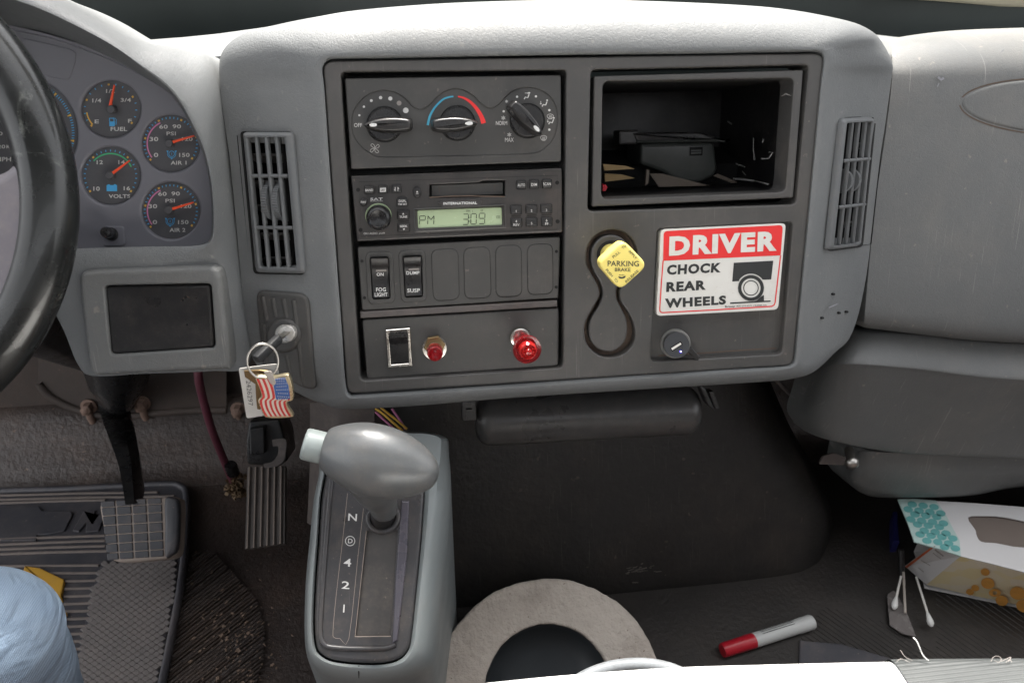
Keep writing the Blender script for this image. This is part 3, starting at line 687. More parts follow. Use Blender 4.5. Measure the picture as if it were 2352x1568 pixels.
# ================================================================== instrument cluster
GF = Frame(D.at(0, 0, GH), D.U, D.N)
cl = thing('instrument_cluster', 'blue grey instrument cluster under the gauge hood, with four small round gauges', 'instrument cluster', GF.hit(300, 565))
dials = [(ZM(318,352), 268 * ZM.k, 258 * ZM.k), (ZM(318,950), 266 * ZM.k, 262 * ZM.k), (ZM(858,660), 264 * ZM.k, 258 * ZM.k), (ZM(858,1262), 262 * ZM.k, 256 * ZM.k)]
big = ((46, 308), 131, 131)
mb = MB()
ol = [(x + (x - 200) * .01, y + (y - 330) * .01) for x, y in FC] if False else FC
mb.plate(GF, [Vector((p[0], p[1])) for p in FC], [circ(*c, rx, ry, 48) for c, rx, ry in dials] + [circ(*big[0], 131, n=72)] + [circ(-185, 300, 88, n=48)], .0005, -.006, .0004, .0022, 4)
mb.build('face_plate', M['gauge_face'], cl)
mb = MB(); mb.bridge([[GF.hit(*p, h) for p in cr(l, 5)] for l, h in ((ZT([(-200,330),(200,395),(430,445),(850,550),(1300,695),(1750,865),(2260,1125)]), .0006), (ZT([(-200,345),(200,410),(430,460),(850,570),(1300,715),(1750,885),(2262,1135)]), .004), (ZT([(-200,400),(200,465),(470,520),(850,605),(1300,760),(1800,960),(2270,1200)]), .004), (ZT([(-200,415),(200,480),(470,535),(850,625),(1300,780),(1800,980),(2270,1215)]), .0006))], closed=False)
mb.build('face_ridge', M['gauge_face'], cl)
mb = MB(); mb.prism(GF, rr(ZT([(350,600),(560,640),(1110,770),(1195,840),(1170,1010),(1105,1210),(1040,1262),(830,1220),(400,1100)]), 5), .0012, 0, .0006); mb.build('warning_light_panel', M['gauge_face'], cl)
mb = MB(); mb.prism(GF, rr(ZM([(245,1400),(440,1400),(450,1580),(245,1580)]), 10), .002, 0, .0012); pd = mb.build('stem_pad', M['gauge_face'], cl)
mb = MB(); p0 = GF.hit(*ZM(330, 1470), .001); p1 = GF.hit(*ZM(272, 1452), .026)
ax = (p1 - p0).normalized(); mb.lathe(p0, ax, [(.0058, 0), (.0055, .003), (.0042, .004), (.0042, .016), (.0046, .017), (.0046, .0235), (.0036, .0255), (1e-5, .026)], 24); mb.build('reset_stem', M['black'], cl, 40)
def pol(c, r, a, asp=1): return (c[0] + r * math.cos(R(a)), c[1] - r * math.sin(R(a)) * asp)
def gauge(c, rx, ry, a0, a1, ndiv, major, label, needle, texts, arc, icon, tl=.80, rt=.90):
    asp = ry / rx; g = MB(); h0 = -.003
    g.prism(GF, circ(*c, rx * 1.02, ry * 1.02, 48), h0, -.008, 0); gd = g.build('gauge', M['dial'], cl); gd['label'] = label
    bl = MB(); am = MB()
    for i in range(ndiv + 1):
        a = a0 + (a1 - a0) * i / ndiv; mj = i % major == 0
        u = Vector((math.cos(R(a)), -math.sin(R(a)) * asp)); n = Vector((-u.y, u.x)).normalized(); p = Vector(c)
        r0, r1, w = (rt * rx * .95, rt * rx * 1.02, 2.3) if mj else (rt * rx * .955, rt * rx * 1.03, 1.0)
        q = [p + u * r0 - n * w, p + u * r1 - n * w, p + u * r1 + n * w, p + u * r0 + n * w]
        (am if mj else bl).flat(GF, q, h0 + .0003)
    bl.build('blue_ticks', M['blue'], gd); am.build('amber_ticks', M['amber'], gd)
    if arc:
        b0, b1, rad, mm, ww = arc; m_ = MB(); m_.stroke(GF, circ(*c, rad * rx, rad * ry, 30, b0, b1), ww, h0 + .0003); m_.build('colour_arc', M[mm], gd)
    tx = MB()
    for s, x, y, hp, wp in texts: tx.text(GF, s, *ZM(x, y), hp * ZM.k, wp * ZM.k, h=h0 + .0003, bold=.02)
    tx.build('lettering', M['print'], gd)
    ic = MB(); icon(ic, h0 + .0003); ic.build('icon', M['blue'], gd)
    hb = MB(); hb.prism(GF, circ(*ZM(*needle[0]), 9.5, n=24), h0 + .0065, h0, .001); hb.build('hub', M['dial'], gd)
    nd = MB(); A = Vector(ZM(*needle[1])); B = Vector(ZM(*needle[2])); d = (B - A).normalized(); n = Vector((-d.y, d.x)); w0 = 3.4
    nd.prism(GF, [A - n * w0, B - n * 1.7, B + n * 1.7, A + n * w0], h0 + .0058, h0 + .0044, .0003); nd.build('needle', M['orange'], gd)
def ic_fuel(m, h):
    m.ring(GF, [ZM(*p) for p in ((305,430),(352,430),(356,505),(308,505))], [ZM(*p) for p in ((313,437),(345,437),(346,462),(314,462))], h)
    m.flat(GF, ZM([(312,462),(350,462),(354,503),(310,503)]), h + .0001); m.stroke(GF, ZM([(355,432),(370,445),(370,490),(358,490),(358,460)]), 1.1, h)
def ic_batt(m, h):
    m.flat(GF, ZM([(283,1032),(377,1032),(377,1086),(283,1086)]), h); m.flat(GF, ZM([(292,1025),(312,1025),(312,1032),(292,1032)]), h); m.flat(GF, ZM([(348,1025),(368,1025),(368,1032),(348,1032)]), h)
def ic_air(cx, cy, st):
    def f(m, h):
        m.stroke(GF, circ(*ZM(cx, cy), 25 * ZM.k, n=24), 1.3, h, closed=True); m.stroke(GF, circ(*ZM(cx, cy), 37 * ZM.k, n=24, a0=150, a1=390), 1.2, h)
        for sx in (-1, 1): m.flat(GF, ZM([(cx + sx * 24, cy - 26), (cx + sx * 46, cy - 30), (cx + sx * 40, cy - 12)]), h)
        m.flat(GF, ZM([(cx - 14, cy + 34), (cx + 14, cy + 34), (cx, cy + 50)]), h); m.text(GF, st, *ZM(cx, cy), 20 * ZM.k, h=h, bold=.01)
    return f
gauge(*dials[0], 222, -34, 16, 4, 'fuel gauge with needle just past half', ((318,352), (313,322), (350,135)), [('1/2',318,190,34,80),('1/4',195,275,36,80),('3/4',455,270,34,92),('E',195,463,34,38),('F',492,457,34,34),('FUEL',393,530,36,148)], (188, 222, .80, 'amber', 3), ic_fuel, rt=.87)
gauge(*dials[1], 217, -37, 24, 8, 'volt gauge with green arc', ((305,945), (322,935), (488,812)), [('12',222,827,36,56),('14',417,826,36,58),('10',193,1064,38,58),('16',465,1060,36,58),('VOLTS',398,1131,34,192)], (138, 24, .765, 'green', 3), ic_batt, rt=.875)
def air(dx, dy, n): return [('60',793+dx,509+dy,36,76),('90',912+dx,507+dy,36,76),('PSI',862+dx,571+dy,34,84),('30',707+dx,620+dy,38,78),('120',1006+dx,620+dy,34,96),('0',726+dx,762+dy,38,40),('150',980+dx,762+dy,36,94),('AIR %d' % n,928+dx,832+dy,34,142)]
gauge(*dials[2], 219, -35.5, 30, 6, 'upper of the two air pressure gauges', ((840,658), (868,648), (1066,590)), air(0, 0, 1), (217, 116, .80, 'pink', 3), ic_air(866, 752, '1'), rt=.90)
gauge(*dials[3], 219, -35.5, 30, 6, 'lower of the two air pressure gauges', ((835,1255), (862,1248), (1060,1187)), air(-10, 601, 2), (217, 116, .80, 'pink', 3), ic_air(852, 1355, '2'), rt=.90)
# large speed gauge mostly behind the steering wheel
c = big[0]; h0 = -.003; g = MB(); g.prism(GF, circ(*c, 133, n=72), h0, -.008, 0); gd = g.build('gauge', M['dial'], cl); gd['label'] = 'large speed gauge behind the steering wheel'
bl = MB(); am = MB()
for i in range(91):
    a = 215 - 250 * i / 90; u = Vector((math.cos(R(a)), -math.sin(R(a)))); n = Vector((-u.y, u.x)); p = Vector(c); mj = i % 10 == 0; w = 2.4 if mj else .9; r0 = 116 if mj else 119
    (am if mj else bl).flat(GF, [p + u * r0 - n * w * (.3 if mj else 1), p + u * 125 - n * w, p + u * 125 + n * w, p + u * r0 + n * w * (.3 if mj else 1)], h0 + .0003)
bl.build('blue_ticks', M['blue'], gd); am.build('amber_ticks', M['amber'], gd)
tx = MB()
for s, x, y, hp, wp in (('60', 15, 260, 8.5, 19), ('80', -2, 278, 8.5, 20), ('100', -8, 307, 8.5, 28), ('120', 0, 337, 8.5, 24), ('KM/H', 32, 337, 8.5, 34), ('MPH', 8, 366, 10, 34)): tx.text(GF, s, x, y, hp, wp, h=h0 + .0003, bold=.012)
tx.stroke(GF, [(-20, 226), (10, 226)], 1.5, h0 + .0003); tx.build('lettering', M['print'], gd)
hb = MB(); hb.prism(GF, circ(40, 300, 24, n=32), h0 + .007, h0, .001); hb.build('hub', M['dial'], gd)
g = MB(); g.prism(GF, circ(-185, 300, 90, n=48), h0, -.008, 0); g.build('gauge', M['dial'], cl)

# ================================================================== climate control
CH = -.004
cc = thing('climate_control', 'charcoal climate control panel with three rotary knobs, topmost in the centre stack', 'climate control', D.hit(*Z3(1120, 960), CH))
CP = Z3([(252,262),(1950,235),(1952,915),(303,975)])
RC_ = cr(Z3([(308,610),(325,520),(385,430),(470,375),(560,358),(650,375),(730,425),(780,480),(830,505),(880,498),(930,465),(985,405),(1050,362),(1120,345),(1190,358),(1260,400),(1320,460),(1370,492),(1420,493),(1470,460),(1520,405),(1590,355),(1690,335),(1790,355),(1870,415),(1912,500),(1920,600),(1895,720),(1830,800),(1730,848),(1400,862),(1000,870),(560,878),(450,845),(370,780),(320,700)]), 3, True)
mb = MB(); mb.plate(D, rr(CP, 6), [RC_], CH, -.025, .0014, .001); mb.build('faceplate', M['module'], cc)
CI = CH - .0012
mb = MB(); mb.prism(D, [lerp(p, Z3(1110, 620), -.01) for p in RC_], CI, -.02, 0); mb.build('dial_field', M['module'], cc)
mb = MB()
for x, y, r in ((367,552,8),(403,485,9),(461,437,11),(534,414,13),(610,421,16),(731,514,22)): mb.prism(D, circ(*Z3(x, y), r * Z3.k, n=20), CI + .0003, CI, 0)
mb.text(D, 'OFF', *Z3(357, 629), 30 * Z3.k, 62 * Z3.k, h=CI + .0003)
for x, y, r in ((1604,407,9),(1752,404,9),(1857,512,9),(1857,665,9),(1499,521,9)): mb.prism(D, circ(*Z3(x, y), r * Z3.k, n=16), CI + .0003, CI, 0)
mb.text(D, 'NORM', *Z3(1482, 613), 32 * Z3.k, 88 * Z3.k, h=CI + .0003); mb.text(D, 'MAX', *Z3(1543, 744), 32 * Z3.k, 68 * Z3.k, h=CI + .0003)
def snow(m, x, y, r):
    for k in range(3):
        a = R(60 * k + 90); m.stroke(D, [Z3(x - r * math.cos(a), y - r * math.sin(a)), Z3(x + r * math.cos(a), y + r * math.sin(a))], .9, CI + .0003)
    m.stroke(D, circ(*Z3(x, y), r * .6 * Z3.k, n=6), .8, CI + .0003, closed=True)
for x, y, r in ((1496,573,18),(1543,704,18),(1522,444,13)): snow(mb, x, y, r)
def manikin(m, x, y):
    m.prism(D, circ(*Z3(x + 20, y - 25), 7 * Z3.k, n=12), CI + .0003, CI, 0); m.stroke(D, Z3([(x + 18, y - 14), (x + 8, y + 12), (x - 12, y + 8), (x - 20, y + 24)]), 2.6, CI + .0003)
manikin(mb, 1680, 402); mb.stroke(D, Z3([(1665,378),(1690,378)]), 1.2, CI + .0003); mb.flat(D, Z3([(1688,370),(1700,378),(1688,386)]), CI + .0003)
manikin(mb, 1820, 460); mb.stroke(D, Z3([(1790,440),(1790,462)]), 1.2, CI + .0003); mb.flat(D, Z3([(1782,458),(1798,458),(1790,470)]), CI + .0003)
manikin(mb, 1872, 598); mb.stroke(D, Z3([(1845,585),(1845,600)]), 1.2, CI + .0003); mb.flat(D, Z3([(1837,598),(1853,598),(1845,610)]), CI + .0003)
def demist(m, x, y):
    m.stroke(D, cr(Z3([(x - 25, y - 8), (x, y - 20), (x + 25, y - 8), (x + 12, y + 16), (x - 12, y + 16)]), 3, True), .9, CI + .0003, closed=True)
    for k in (-9, 0, 9): m.stroke(D, cr(Z3([(x + k, y - 10), (x + k + 3, y), (x + k - 2, y + 8), (x + k + 1, y + 20)]), 3), .8, CI + .0003)
demist(mb, 1864, 562); demist(mb, 1812, 730)
for k in range(4):
    a = 45 + 90 * k; p = Vector((488, 811)); d = Vector((math.cos(R(a)), math.sin(R(a)))); n = Vector((-d.y, d.x))
    mb.stroke(D, cr(Z3([tuple(p + d * 4), tuple(p + d * 18 + n * 14), tuple(p + d * 38 + n * 12), tuple(p + d * 40 - n * 4), tuple(p + d * 22 - n * 5)]), 4, True), .8, CI + .0003, closed=True)
mb.build('symbols', M['print'], cc)
mb = MB(); mb.prism(D, circ(*Z3(679, 457), 19 * Z3.k, n=20), CI + .0003, CI, 0); mb.build('worn_dot', M['dimprint'], cc)
def taper_arc(pts, w0, w1):
    P = [Vector(p) for p in cr(pts, 6)]; m = len(P); L0 = []; R0 = []
    for i in range(m):
        t_ = (P[min(i + 1, m - 1)] - P[max(0, i - 1)]).normalized(); n = Vector((-t_.y, t_.x)); w = (w0 + (w1 - w0) * i / (m - 1)) / 2
        L0.append(D.hit(*(P[i] + n * w), CI + .0003)); R0.append(D.hit(*(P[i] - n * w), CI + .0003))
    b_ = MB(); b_.bridge([L0, R0], closed=False); return b_
taper_arc(Z3([(903,630),(920,560),(960,490),(1020,430),(1070,410),(1105,405)]), 5.5, 3.2).build('cold_arc', M['cold'], cc)
taper_arc(Z3([(1140,405),(1190,418),(1240,450),(1290,505),(1325,565),(1342,615)]), 3.2, 11.5).build('hot_arc', M['red'], cc)
def knob(cx, cy, r, tail, tip, wl):
    mb = MB(); mb.prism(D, circ(*Z3(cx, cy), r * Z3.k, n=40), CI + .004, CI - .002, .0012); kb = mb.build('knob', M['black'], cc)
    m2 = MB(); m2.prism(D, circ(*Z3(cx, cy), (r + 12) * Z3.k, n=40), CI + .0006, CI - .001, .0004); m2.build('knob_well', M['void'], kb)
    A = Vector(Z3(*tail)); B = Vector(Z3(*tip)); d = B - A; n = Vector((-d.y, d.x)).normalized() * wl * Z3.k
    lp = [A + d * .02 + n * .55, A + d * .10 + n * .85, A + d * .3 + n, A + d * .55 + n, A + d * .8 + n * .72, A + d * .95 + n * .3, B, A + d * .95 - n * .3, A + d * .8 - n * .72, A + d * .55 - n, A + d * .3 - n, A + d * .10 - n * .85, A + d * .02 - n * .55]
    m3 = MB(); m3.prism(D, cr(lp, 3, True), CI + .020, CI + .003, .0022, 4, taper=.0015); m3.build('pointer', M['satin_black'], kb, 35)
    ang = math.degrees(math.atan2(-(d.y), d.x)); m4 = MB(); m4.prism(D, circ(*(A + d * .82), 31 * Z3.k, 14 * Z3.k, 20, rot=ang), CI + .0204, CI + .0198, 0); m4.build('pointer_mark', M['white'], kb)
knob(565, 622, 132, (775, 625), (410, 628), 52); knob(1136, 612, 130, (940, 628), (1290, 612), 50); knob(1685, 595, 128, (1565, 455), (1800, 700), 48)
# ================================================================== radio
RH = -.0025
ra = thing('car_radio', 'dusty black cassette radio with a green display reading PM 3:09, in the centre stack', 'radio', D.hit(*Z4(850, 520), RH))
RP = Z4([(92,95),(1566,40),(1570,488),(136,552)]); CS = Z4([(640,155),(985,140),(1010,128),(1168,125),(1168,240),(640,250)])
mb = MB(); mb.plate(D, rr(RP, 4), [rr(CS, 2), rr(Z4([(553,330),(1146,308),(1150,438),(560,462)]), 2)], RH, -.026, .0018, .0008); mb.build('faceplate', M['radio'], ra)
mb = MB(); mb.stroke(D, Z4([(150,135),(1535,90),(1535,465),(165,515)]), .8, RH + .0003, closed=True)
mb.build('panel_line', M['void'], ra)
mb = MB(); l = [D.uv(p[0], p[1], RH - .001) for p in rr(CS, 2)]; mb.bridge([[D.at(p.x, p.y, RH - .001) for p in l], [D.at(p.x, p.y, RH - .02) for p in l]], cap1=True); slot = mb.build('cassette_slot', M['module'], ra)
mb = MB(); mb.prism(D, rr(Z4([(655,158),(1155,138),(1155,222),(655,238)]), 2), RH - .006, RH - .009, .0005); mb.build('slot_flap', M['module'], slot)
mb = MB(); mb.stroke(D, Z4([(642,244),(760,236),(930,232),(1000,236),(1165,238)]), 2.6, RH + .0003); mb.stroke(D, Z4([(708,165),(710,215)]), .8, RH - .0056); mb.stroke(D, Z4([(1095,152),(1097,200)]), .8, RH - .0056); mb.build('slot_dust', M['dirt'], slot)
mb = MB(); mb.prism(D, rr(Z4([(695,283),(740,265),(985,252),(1015,272),(990,300),(735,318)]), 3), RH + .0012, RH, .0008); nm = mb.build('name_plate', M['radio'], ra)
mb = MB(); mb.text(D, 'INTERNATIONAL', *Z4(855, 284), 19 * Z4.k, 234 * Z4.k, ang=1.2, h=RH + .0015, bold=.03); mb.build('lettering', M['white'], nm)
# display
mb = MB(); mb.prism(D, Z4([(540,325),(1160,300),(1165,450),(545,472)]), RH - .0022, RH - .006, 0); lc = mb.build('display', M['lcd'], ra)
mb = MB(); LO_ = Z4([(528,320),(1172,290),(1178,458),(535,490)]); LI = Z4([(556,336),(1143,313),(1147,434),(562,457)])
mb.bridge([[D.hit(*p, RH + .0008) for p in rr(LO_, 3)], [D.hit(*p, RH + .0012) for p in rr([lerp(a, b, .35) for a, b in zip(LO_, LI)], 3)], [D.hit(*p, RH - .0015) for p in rr(LI, 3)]]); mb.build('display_bezel', M['radio'], ra)
dg_ = MB(); LH = RH - .0019
SEG = {'a': ((0,0),(1,0)), 'b': ((1,0),(1,.5)), 'c': ((1,.5),(1,1)), 'd': ((0,1),(1,1)), 'e': ((0,.5),(0,1)), 'f': ((0,0),(0,.5)), 'g': ((0,.5),(1,.5)), 'h': ((0,0),(.5,.5)), 'i': ((1,0),(.5,.5))}
def seg(m, st, x, y, w, hh, sl=3):
    for k in st:
        (a, b), (c_, d_) = SEG[k]; p = Vector((x + a * w - sl * b + sl, y + b * hh)); q = Vector((x + c_ * w - sl * d_ + sl, y + d_ * hh)); v = (q - p) * .09; m.stroke(D, [Z4(*(p + v)), Z4(*(q - v))], 1.7, LH)
seg(dg_, 'abefg', 570, 372, 40, 60); seg(dg_, 'efbchi', 628, 370, 42, 62); seg(dg_, 'abcdg', 872, 360, 38, 72); seg(dg_, 'abcdef', 928, 357, 38, 72); seg(dg_, 'abcdfg', 985, 354, 40, 72)
for y in (383, 410): dg_.prism(D, circ(*Z4(917, y), 1.3, n=8), LH, LH - .0002, 0)
dg_.text(D, 'FM  I', *Z4(920, 339), 12 * Z4.k, 42 * Z4.k, h=LH); dg_.text(D, 'ST', *Z4(1006, 335), 12 * Z4.k, 18 * Z4.k, h=LH); dg_.text(D, '3', *Z4(1119, 383), 14 * Z4.k, h=LH); dg_.stroke(D, Z4([(1110,390),(1108,373),(1130,372),(1130,390)]), .9, LH)
dg_.build('digits', M['lcd_ink'], lc)
def rbtn(q, txt=None, r=2, lab=None):
    mb = MB(); mb.prism(D, [lerp(p, (sum(a[0] for a in q) / len(q), sum(a[1] for a in q) / len(q)), -.09) for p in rr(q, r)], RH + .0004, RH, 0); sh = mb
    mb = MB(); mb.prism(D, rr(q, r), RH + .0026, RH, .0009); b_ = mb.build('button', M['button'], ra); sh.build('button_gap', M['void'], b_)
    if txt:
        mb = MB()
        for s, x, y, hp, wp in txt:
            if callable(s): s(mb, RH + .003)
            else: mb.text(D, s, *Z4(x, y), hp * Z4.k, wp and wp * Z4.k, ang=1.5, h=RH + .003, bold=.01)
        mb.build('lettering', M['print'], b_)
    return b_
def bq(x0, y0, x1, y1, sk=.03): d = (x1 - x0) * sk; return Z4([(x0, y0), (x1, y0 - d), (x1 + 1, y1 - d), (x0 + 1, y1)])
def cass(m, h):
    m.ring(D, Z4([(296,178),(337,176),(337,204),(297,206)]), Z4([(302,186),(331,184),(331,197),(303,199)]), h)
    for x in (309, 324): m.prism(D, circ(*Z4(x, 191), 1.3, n=8), h, h - .0001, 0)
def arrows(m, h):
    for x, s in ((402, 1), (421, -1)): m.stroke(D, Z4([(x, 172), (x, 200)]), 1.3, h); m.flat(D, Z4([(x, 186 + s * 14), (x - s * 9, 186 + s * 2), (x, 186 + s * 2)]), h)
rbtn(bq(188,168,254,218), [('BAND', 221, 193, 17, 54)]); rbtn(bq(284,164,348,214), [(cass, 0, 0, 0, 0)]); rbtn(bq(380,160,443,210), [(arrows, 0, 0, 0, 0)])
def tri(x, y, s): return lambda m, h: m.flat(D, Z4([(x - 7, y + 6 * s), (x + 7, y + 6 * s), (x, y - 7 * s)]), h)
def ejt(m, h): tri(555, 203, 1)(m, h); m.stroke(D, Z4([(547,217),(563,217)]), 1, h)
rbtn(circ(*Z4(554, 208), 27 * Z4.k, 37 * Z4.k, 24), [(ejt, 0, 0, 0, 0)], 0)
rbtn(circ(*Z4(182, 276), 24 * Z4.k, n=20), [('PWR', 182, 277, 15, 38)], 0)
rbtn(rr(Z4([(414,305),(414,255),(435,245),(470,244),(490,255),(490,300)]), 2), [('DSPL', 453, 269, 17, 52), ('TM SET', 453, 291, 12, 64)], 0)
rbtn(bq(416,338,497,392,.02), [(tri(458, 357, 1), 0, 0, 0, 0), ('TUNE', 459, 379, 16, 54)]); rbtn(bq(421,428,501,480,.02), [('SEEK', 461, 444, 16, 52), (tri(463, 466, -1), 0, 0, 0, 0)])
rbtn(bq(1250,130,1310,184), [('AUTO', 1281, 158, 20, 52)]); rbtn(bq(1338,126,1400,180), [('DIM', 1370, 154, 20, 40)]); rbtn(bq(1428,122,1490,177), [('SCAN', 1460, 150, 20, 54)])
for x, y, s in ((1207,304,'1'),(1314,300,'2'),(1418,296,'3'),(1209,392,'4\nREV'),(1315,388,'5'),(1420,385,'6\nFF')):
    rbtn(bq(x, y, x + 75, y + 55, .02), [(s, x + 38, y + (36 if '\n' not in s else 30), 17 if '\n' not in s else 42, None)])
for a, b in (((1212,372),(1280,370)),((1318,369),(1390,367)),((1422,365),(1492,363)),((420,408),(498,406)),((268,166),(268,214)),((364,162),(364,212)),((1324,134),(1326,182)),((1414,130),(1416,178))): mb = MB(); mb.stroke(D, [Z4(*a), Z4(*b)], 1.1, RH + .0003); mb.build('divider_line', M['void'], ra)

mb = MB(); mb.text(D, 'SAT', *Z4(272, 255), 18 * Z4.k, 86 * Z4.k, ang=1, h=RH + .0004, bold=.03); mb.text(D, 'RADIO', *Z4(272, 269), 8 * Z4.k, 84 * Z4.k, ang=1, h=RH + .0004); mb.text(D, 'ON / AUDIO', *Z4(230, 494), 14 * Z4.k, 96 * Z4.k, ang=1, h=RH + .0004); mb.text(D, 'push', *Z4(309, 493), 16 * Z4.k, 42 * Z4.k, ang=1, h=RH + .0004, shear=.3)
mb.build('lettering', M['print'], ra)
kc = D.hit(*Z4(290, 378), RH); px = D.px_m(*Z4(290, 378)) * Z4.k
mb = MB(); mb.prism(D, circ(*Z4(285, 372), 92 * Z4.k, 88 * Z4.k, 40), RH + .0006, RH, .0003); kb = mb.build('knob_halo', M['lcd_ghost'], ra)
ax = (CAM - kc).normalized() * .0 + D.N
mb = MB(); mb.lathe(kc, ax, [(86 * px, 0), (86 * px, .009), (82 * px, .0115), (74 * px, .0135), (60 * px, .0145), (56 * px, .0140), (30 * px, .0132), (1e-5, .0128)], 48); mb.build('volume_knob', M['black'], ra, 30)
for x, y in ((144,191),(161,470),(1531,141),(1534,411)):
    mb = MB(); mb.prism(D, circ(*Z4(x, y), 14 * Z4.k, n=16), RH + .0004, RH, 0); mb.build('screw_hole', M['void'], ra)
# ================================================================== switch panel
SHh = -.005
sp = thing('switch_panel', 'charcoal panel with two lettered rocker switches and four blank covers under the radio', 'switch panel', D.hit(*Z4(850, 1010), SHh))
mb = MB(); mb.plate(D, rr(Z4([(138,590),(1553,518),(1540,945),(170,1032)]), 6), [rr([quad_at(q, 0, 0), quad_at(q, 1, 0), quad_at(q, 1, 1), quad_at(q, 0, 1)], 9) for q in (Z4([(222,655),(358,652),(372,950),(240,957)]), Z4([(452,648),(588,642),(597,938),(468,943)]))], SHh, -.026, .0014, .0004); mb.build('plate', M['module'], sp)
rk = [(Z4([(192,628),(385,618),(402,978),(212,988)]), Z4([(226,664),(356,660),(368,944),(244,950)]), [('ON', 297, 779, 23, 48), ('FOG', 303, 885, 27, 68), ('LIGHT', 304, 920, 27, 90)]),
      (Z4([(424,616),(612,608),(626,966),(442,974)]), Z4([(455,656),(586,650),(594,932),(470,938)]), [('DUMP', 525, 769, 23, 92), ('SUSP', 530, 891, 27, 88)])]
for o_, q, tx_ in rk:
    lb_ = 'rocker reading ON and FOG LIGHT' if tx_[0][0] == 'ON' else 'rocker reading DUMP and SUSP'
    mb = MB(); mb.plate(D, rr(o_, 14), [rr([lerp(p, (sum(a[0] for a in q) / 4, sum(a[1] for a in q) / 4), -.035) for p in q], 7)], SHh + .0012, SHh - .002, .0009, .0004); fr = mb.build('rocker_frame', M['module'], sp)
    mb = MB(); rows = []
    for t_, h in ((0, -.001), (.02, .0052), (.17, .0046), (.22, .0026), (.27, .0012), (.4, .0004), (.6, .0004), (.8, .0010), (.97, .0022), (1, -.001)):
        rows.append([D.hit(*quad_at(q, s, t_), SHh + h - (.0015 if s in (0, 1) else 0)) for s in (0, .06, .5, .94, 1)])
    bs = [[p for p in r] for r in rows]; mb.bridge(bs, closed=False); mb.bridge([[r[0] for r in rows], [r[0] - D.N * .01 for r in rows]], closed=False); mb.bridge([[r[-1] for r in rows], [r[-1] - D.N * .01 for r in rows]], closed=False)
    rb = mb.build('rocker_switch', M['satin_black'], sp, 40); rb['label'] = lb_
    mb = MB(); a = quad_at(q, .28, .30); b = quad_at(q, .85, .30); c_ = quad_at(q, .85, .345); d_ = quad_at(q, .28, .345); mb.prism(D, [a, b, c_, d_], SHh + .0016, SHh - .001, .0003); mb.build('indicator_lens', M['dimprint'], rb)
    mb = MB()
    for s, x, y, hp, wp in tx_: mb.text(D, s, *Z4(x, y), hp * Z4.k, wp * Z4.k, ang=1, h=SHh + .0027, bold=.015)
    mb.build('lettering', M['white'], rb)
    mb = MB(); mb.prism(D, rr([lerp(p, (sum(a[0] for a in q) / 4, sum(a[1] for a in q) / 4), -.05) for p in q], 7), SHh - .004, SHh - .006, 0); mb.build('rocker_well', M['void'], fr)
for q in ([(652,610),(838,600),(850,952),(668,964)], [(878,598),(1060,588),(1072,938),(886,950)], [(1102,584),(1280,576),(1286,928),(1104,938)], [(1324,574),(1500,566),(1502,912),(1326,922)]):
    Q = Z4(q); cx = sum(a[0] for a in Q) / 4; cy = sum(a[1] for a in Q) / 4
    mb = MB(); mb.prism(D, rr([lerp(p, (cx, cy), -.022) for p in Q], 19, 6), SHh + .0003, SHh, 0); gp = mb
    mb = MB(); mb.prism(D, rr(Q, 18, 6), SHh + .0009, SHh, .0006); bc = mb.build('blank_cover', M['module'], sp); gp.build('cover_gap', M['void'], bc)
for x, y in ((171,687),(188,943),(1526,620),(1524,868)):
    mb = MB(); mb.prism(D, circ(*Z4(x, y), 11 * Z4.k, n=16), SHh + .0004, SHh, 0); mb.build('screw_hole', M['void'], sp)
mb = MB(); mb.prism(D, Z4([(158,1042),(1532,962),(1532,1004),(160,1086)]), -.003, -.012, .001); tag(mb.build('trim_strip', M['strip']), 'thin brown grey rubber strip between the switch panel and the lowest panel', 'trim strip')
# ================================================================== lowest panel
LH2 = -.005
lp = MB(); lp.prism(D, rr(Z4([(170,1095),(1545,1012),(1540,1418),(205,1512)]), 8), LH2, -.026, .0016)
tag(lp.build('accessory_panel', M['module']), 'plain charcoal panel at the foot of the centre stack carrying red lamps', 'panel')
ts = thing('toggle_switch', 'black rocker switch in a shiny chrome frame beside the small red lamp', 'switch', D.hit(*Z4(430, 1420), LH2))
q = Z4([(333,1166),(506,1152),(522,1420),(352,1432)]); qi = Z4([(360,1192),(486,1184),(498,1398),(374,1408)])
mb = MB(); mb.plate(D, rr(q, 2), [rr(qi, 1)], LH2 + .0035, LH2, .0012, .0008); mb.build('chrome_frame', M['chrome'], ts)
mb = MB(); rows = []
for t_, h in ((0, .001), (.02, .0095), (.15, .0085), (.33, .0045), (.36, .0036), (.7, .0024), (.97, .0015), (1, .0)): rows.append([D.hit(*quad_at(qi, s, t_), LH2 + h) for s in (0, 1)])
mb.bridge(rows, closed=False)
for k in (0, 1): mb.bridge([[r[k] for r in rows], [r[k] - D.N * .008 for r in rows]], closed=False)
rb = mb.build('rocker', M['black'], ts)
mb = MB()
for k in range(15):
    s = .04 + .92 * k / 14; mb.tube([D.hit(*quad_at(qi, s, t_), LH2 + h) for t_, h in ((.36, .0038), (.7, .0026), (.95, .0018))], .0004, 6)
mb.build('grip_ribs', M['black'], rb)
def lamp_axis(x, y): return D.hit(*Z4(x, y), LH2)
il = thing('indicator_lamp', 'small red ribbed indicator lamp in a chrome hex nut', 'indicator lamp', lamp_axis(675, 1290))
px = D.px_m(*Z4(675, 1290)) * Z4.k; c0 = lamp_axis(676, 1290)
mb = MB(); mb.lathe(c0, D.N, [(90 * px, 0), (90 * px, .0012), (84 * px, .0025), (50 * px, .0028)], 40); mb.build('washer', M['chrome'], il, 30)
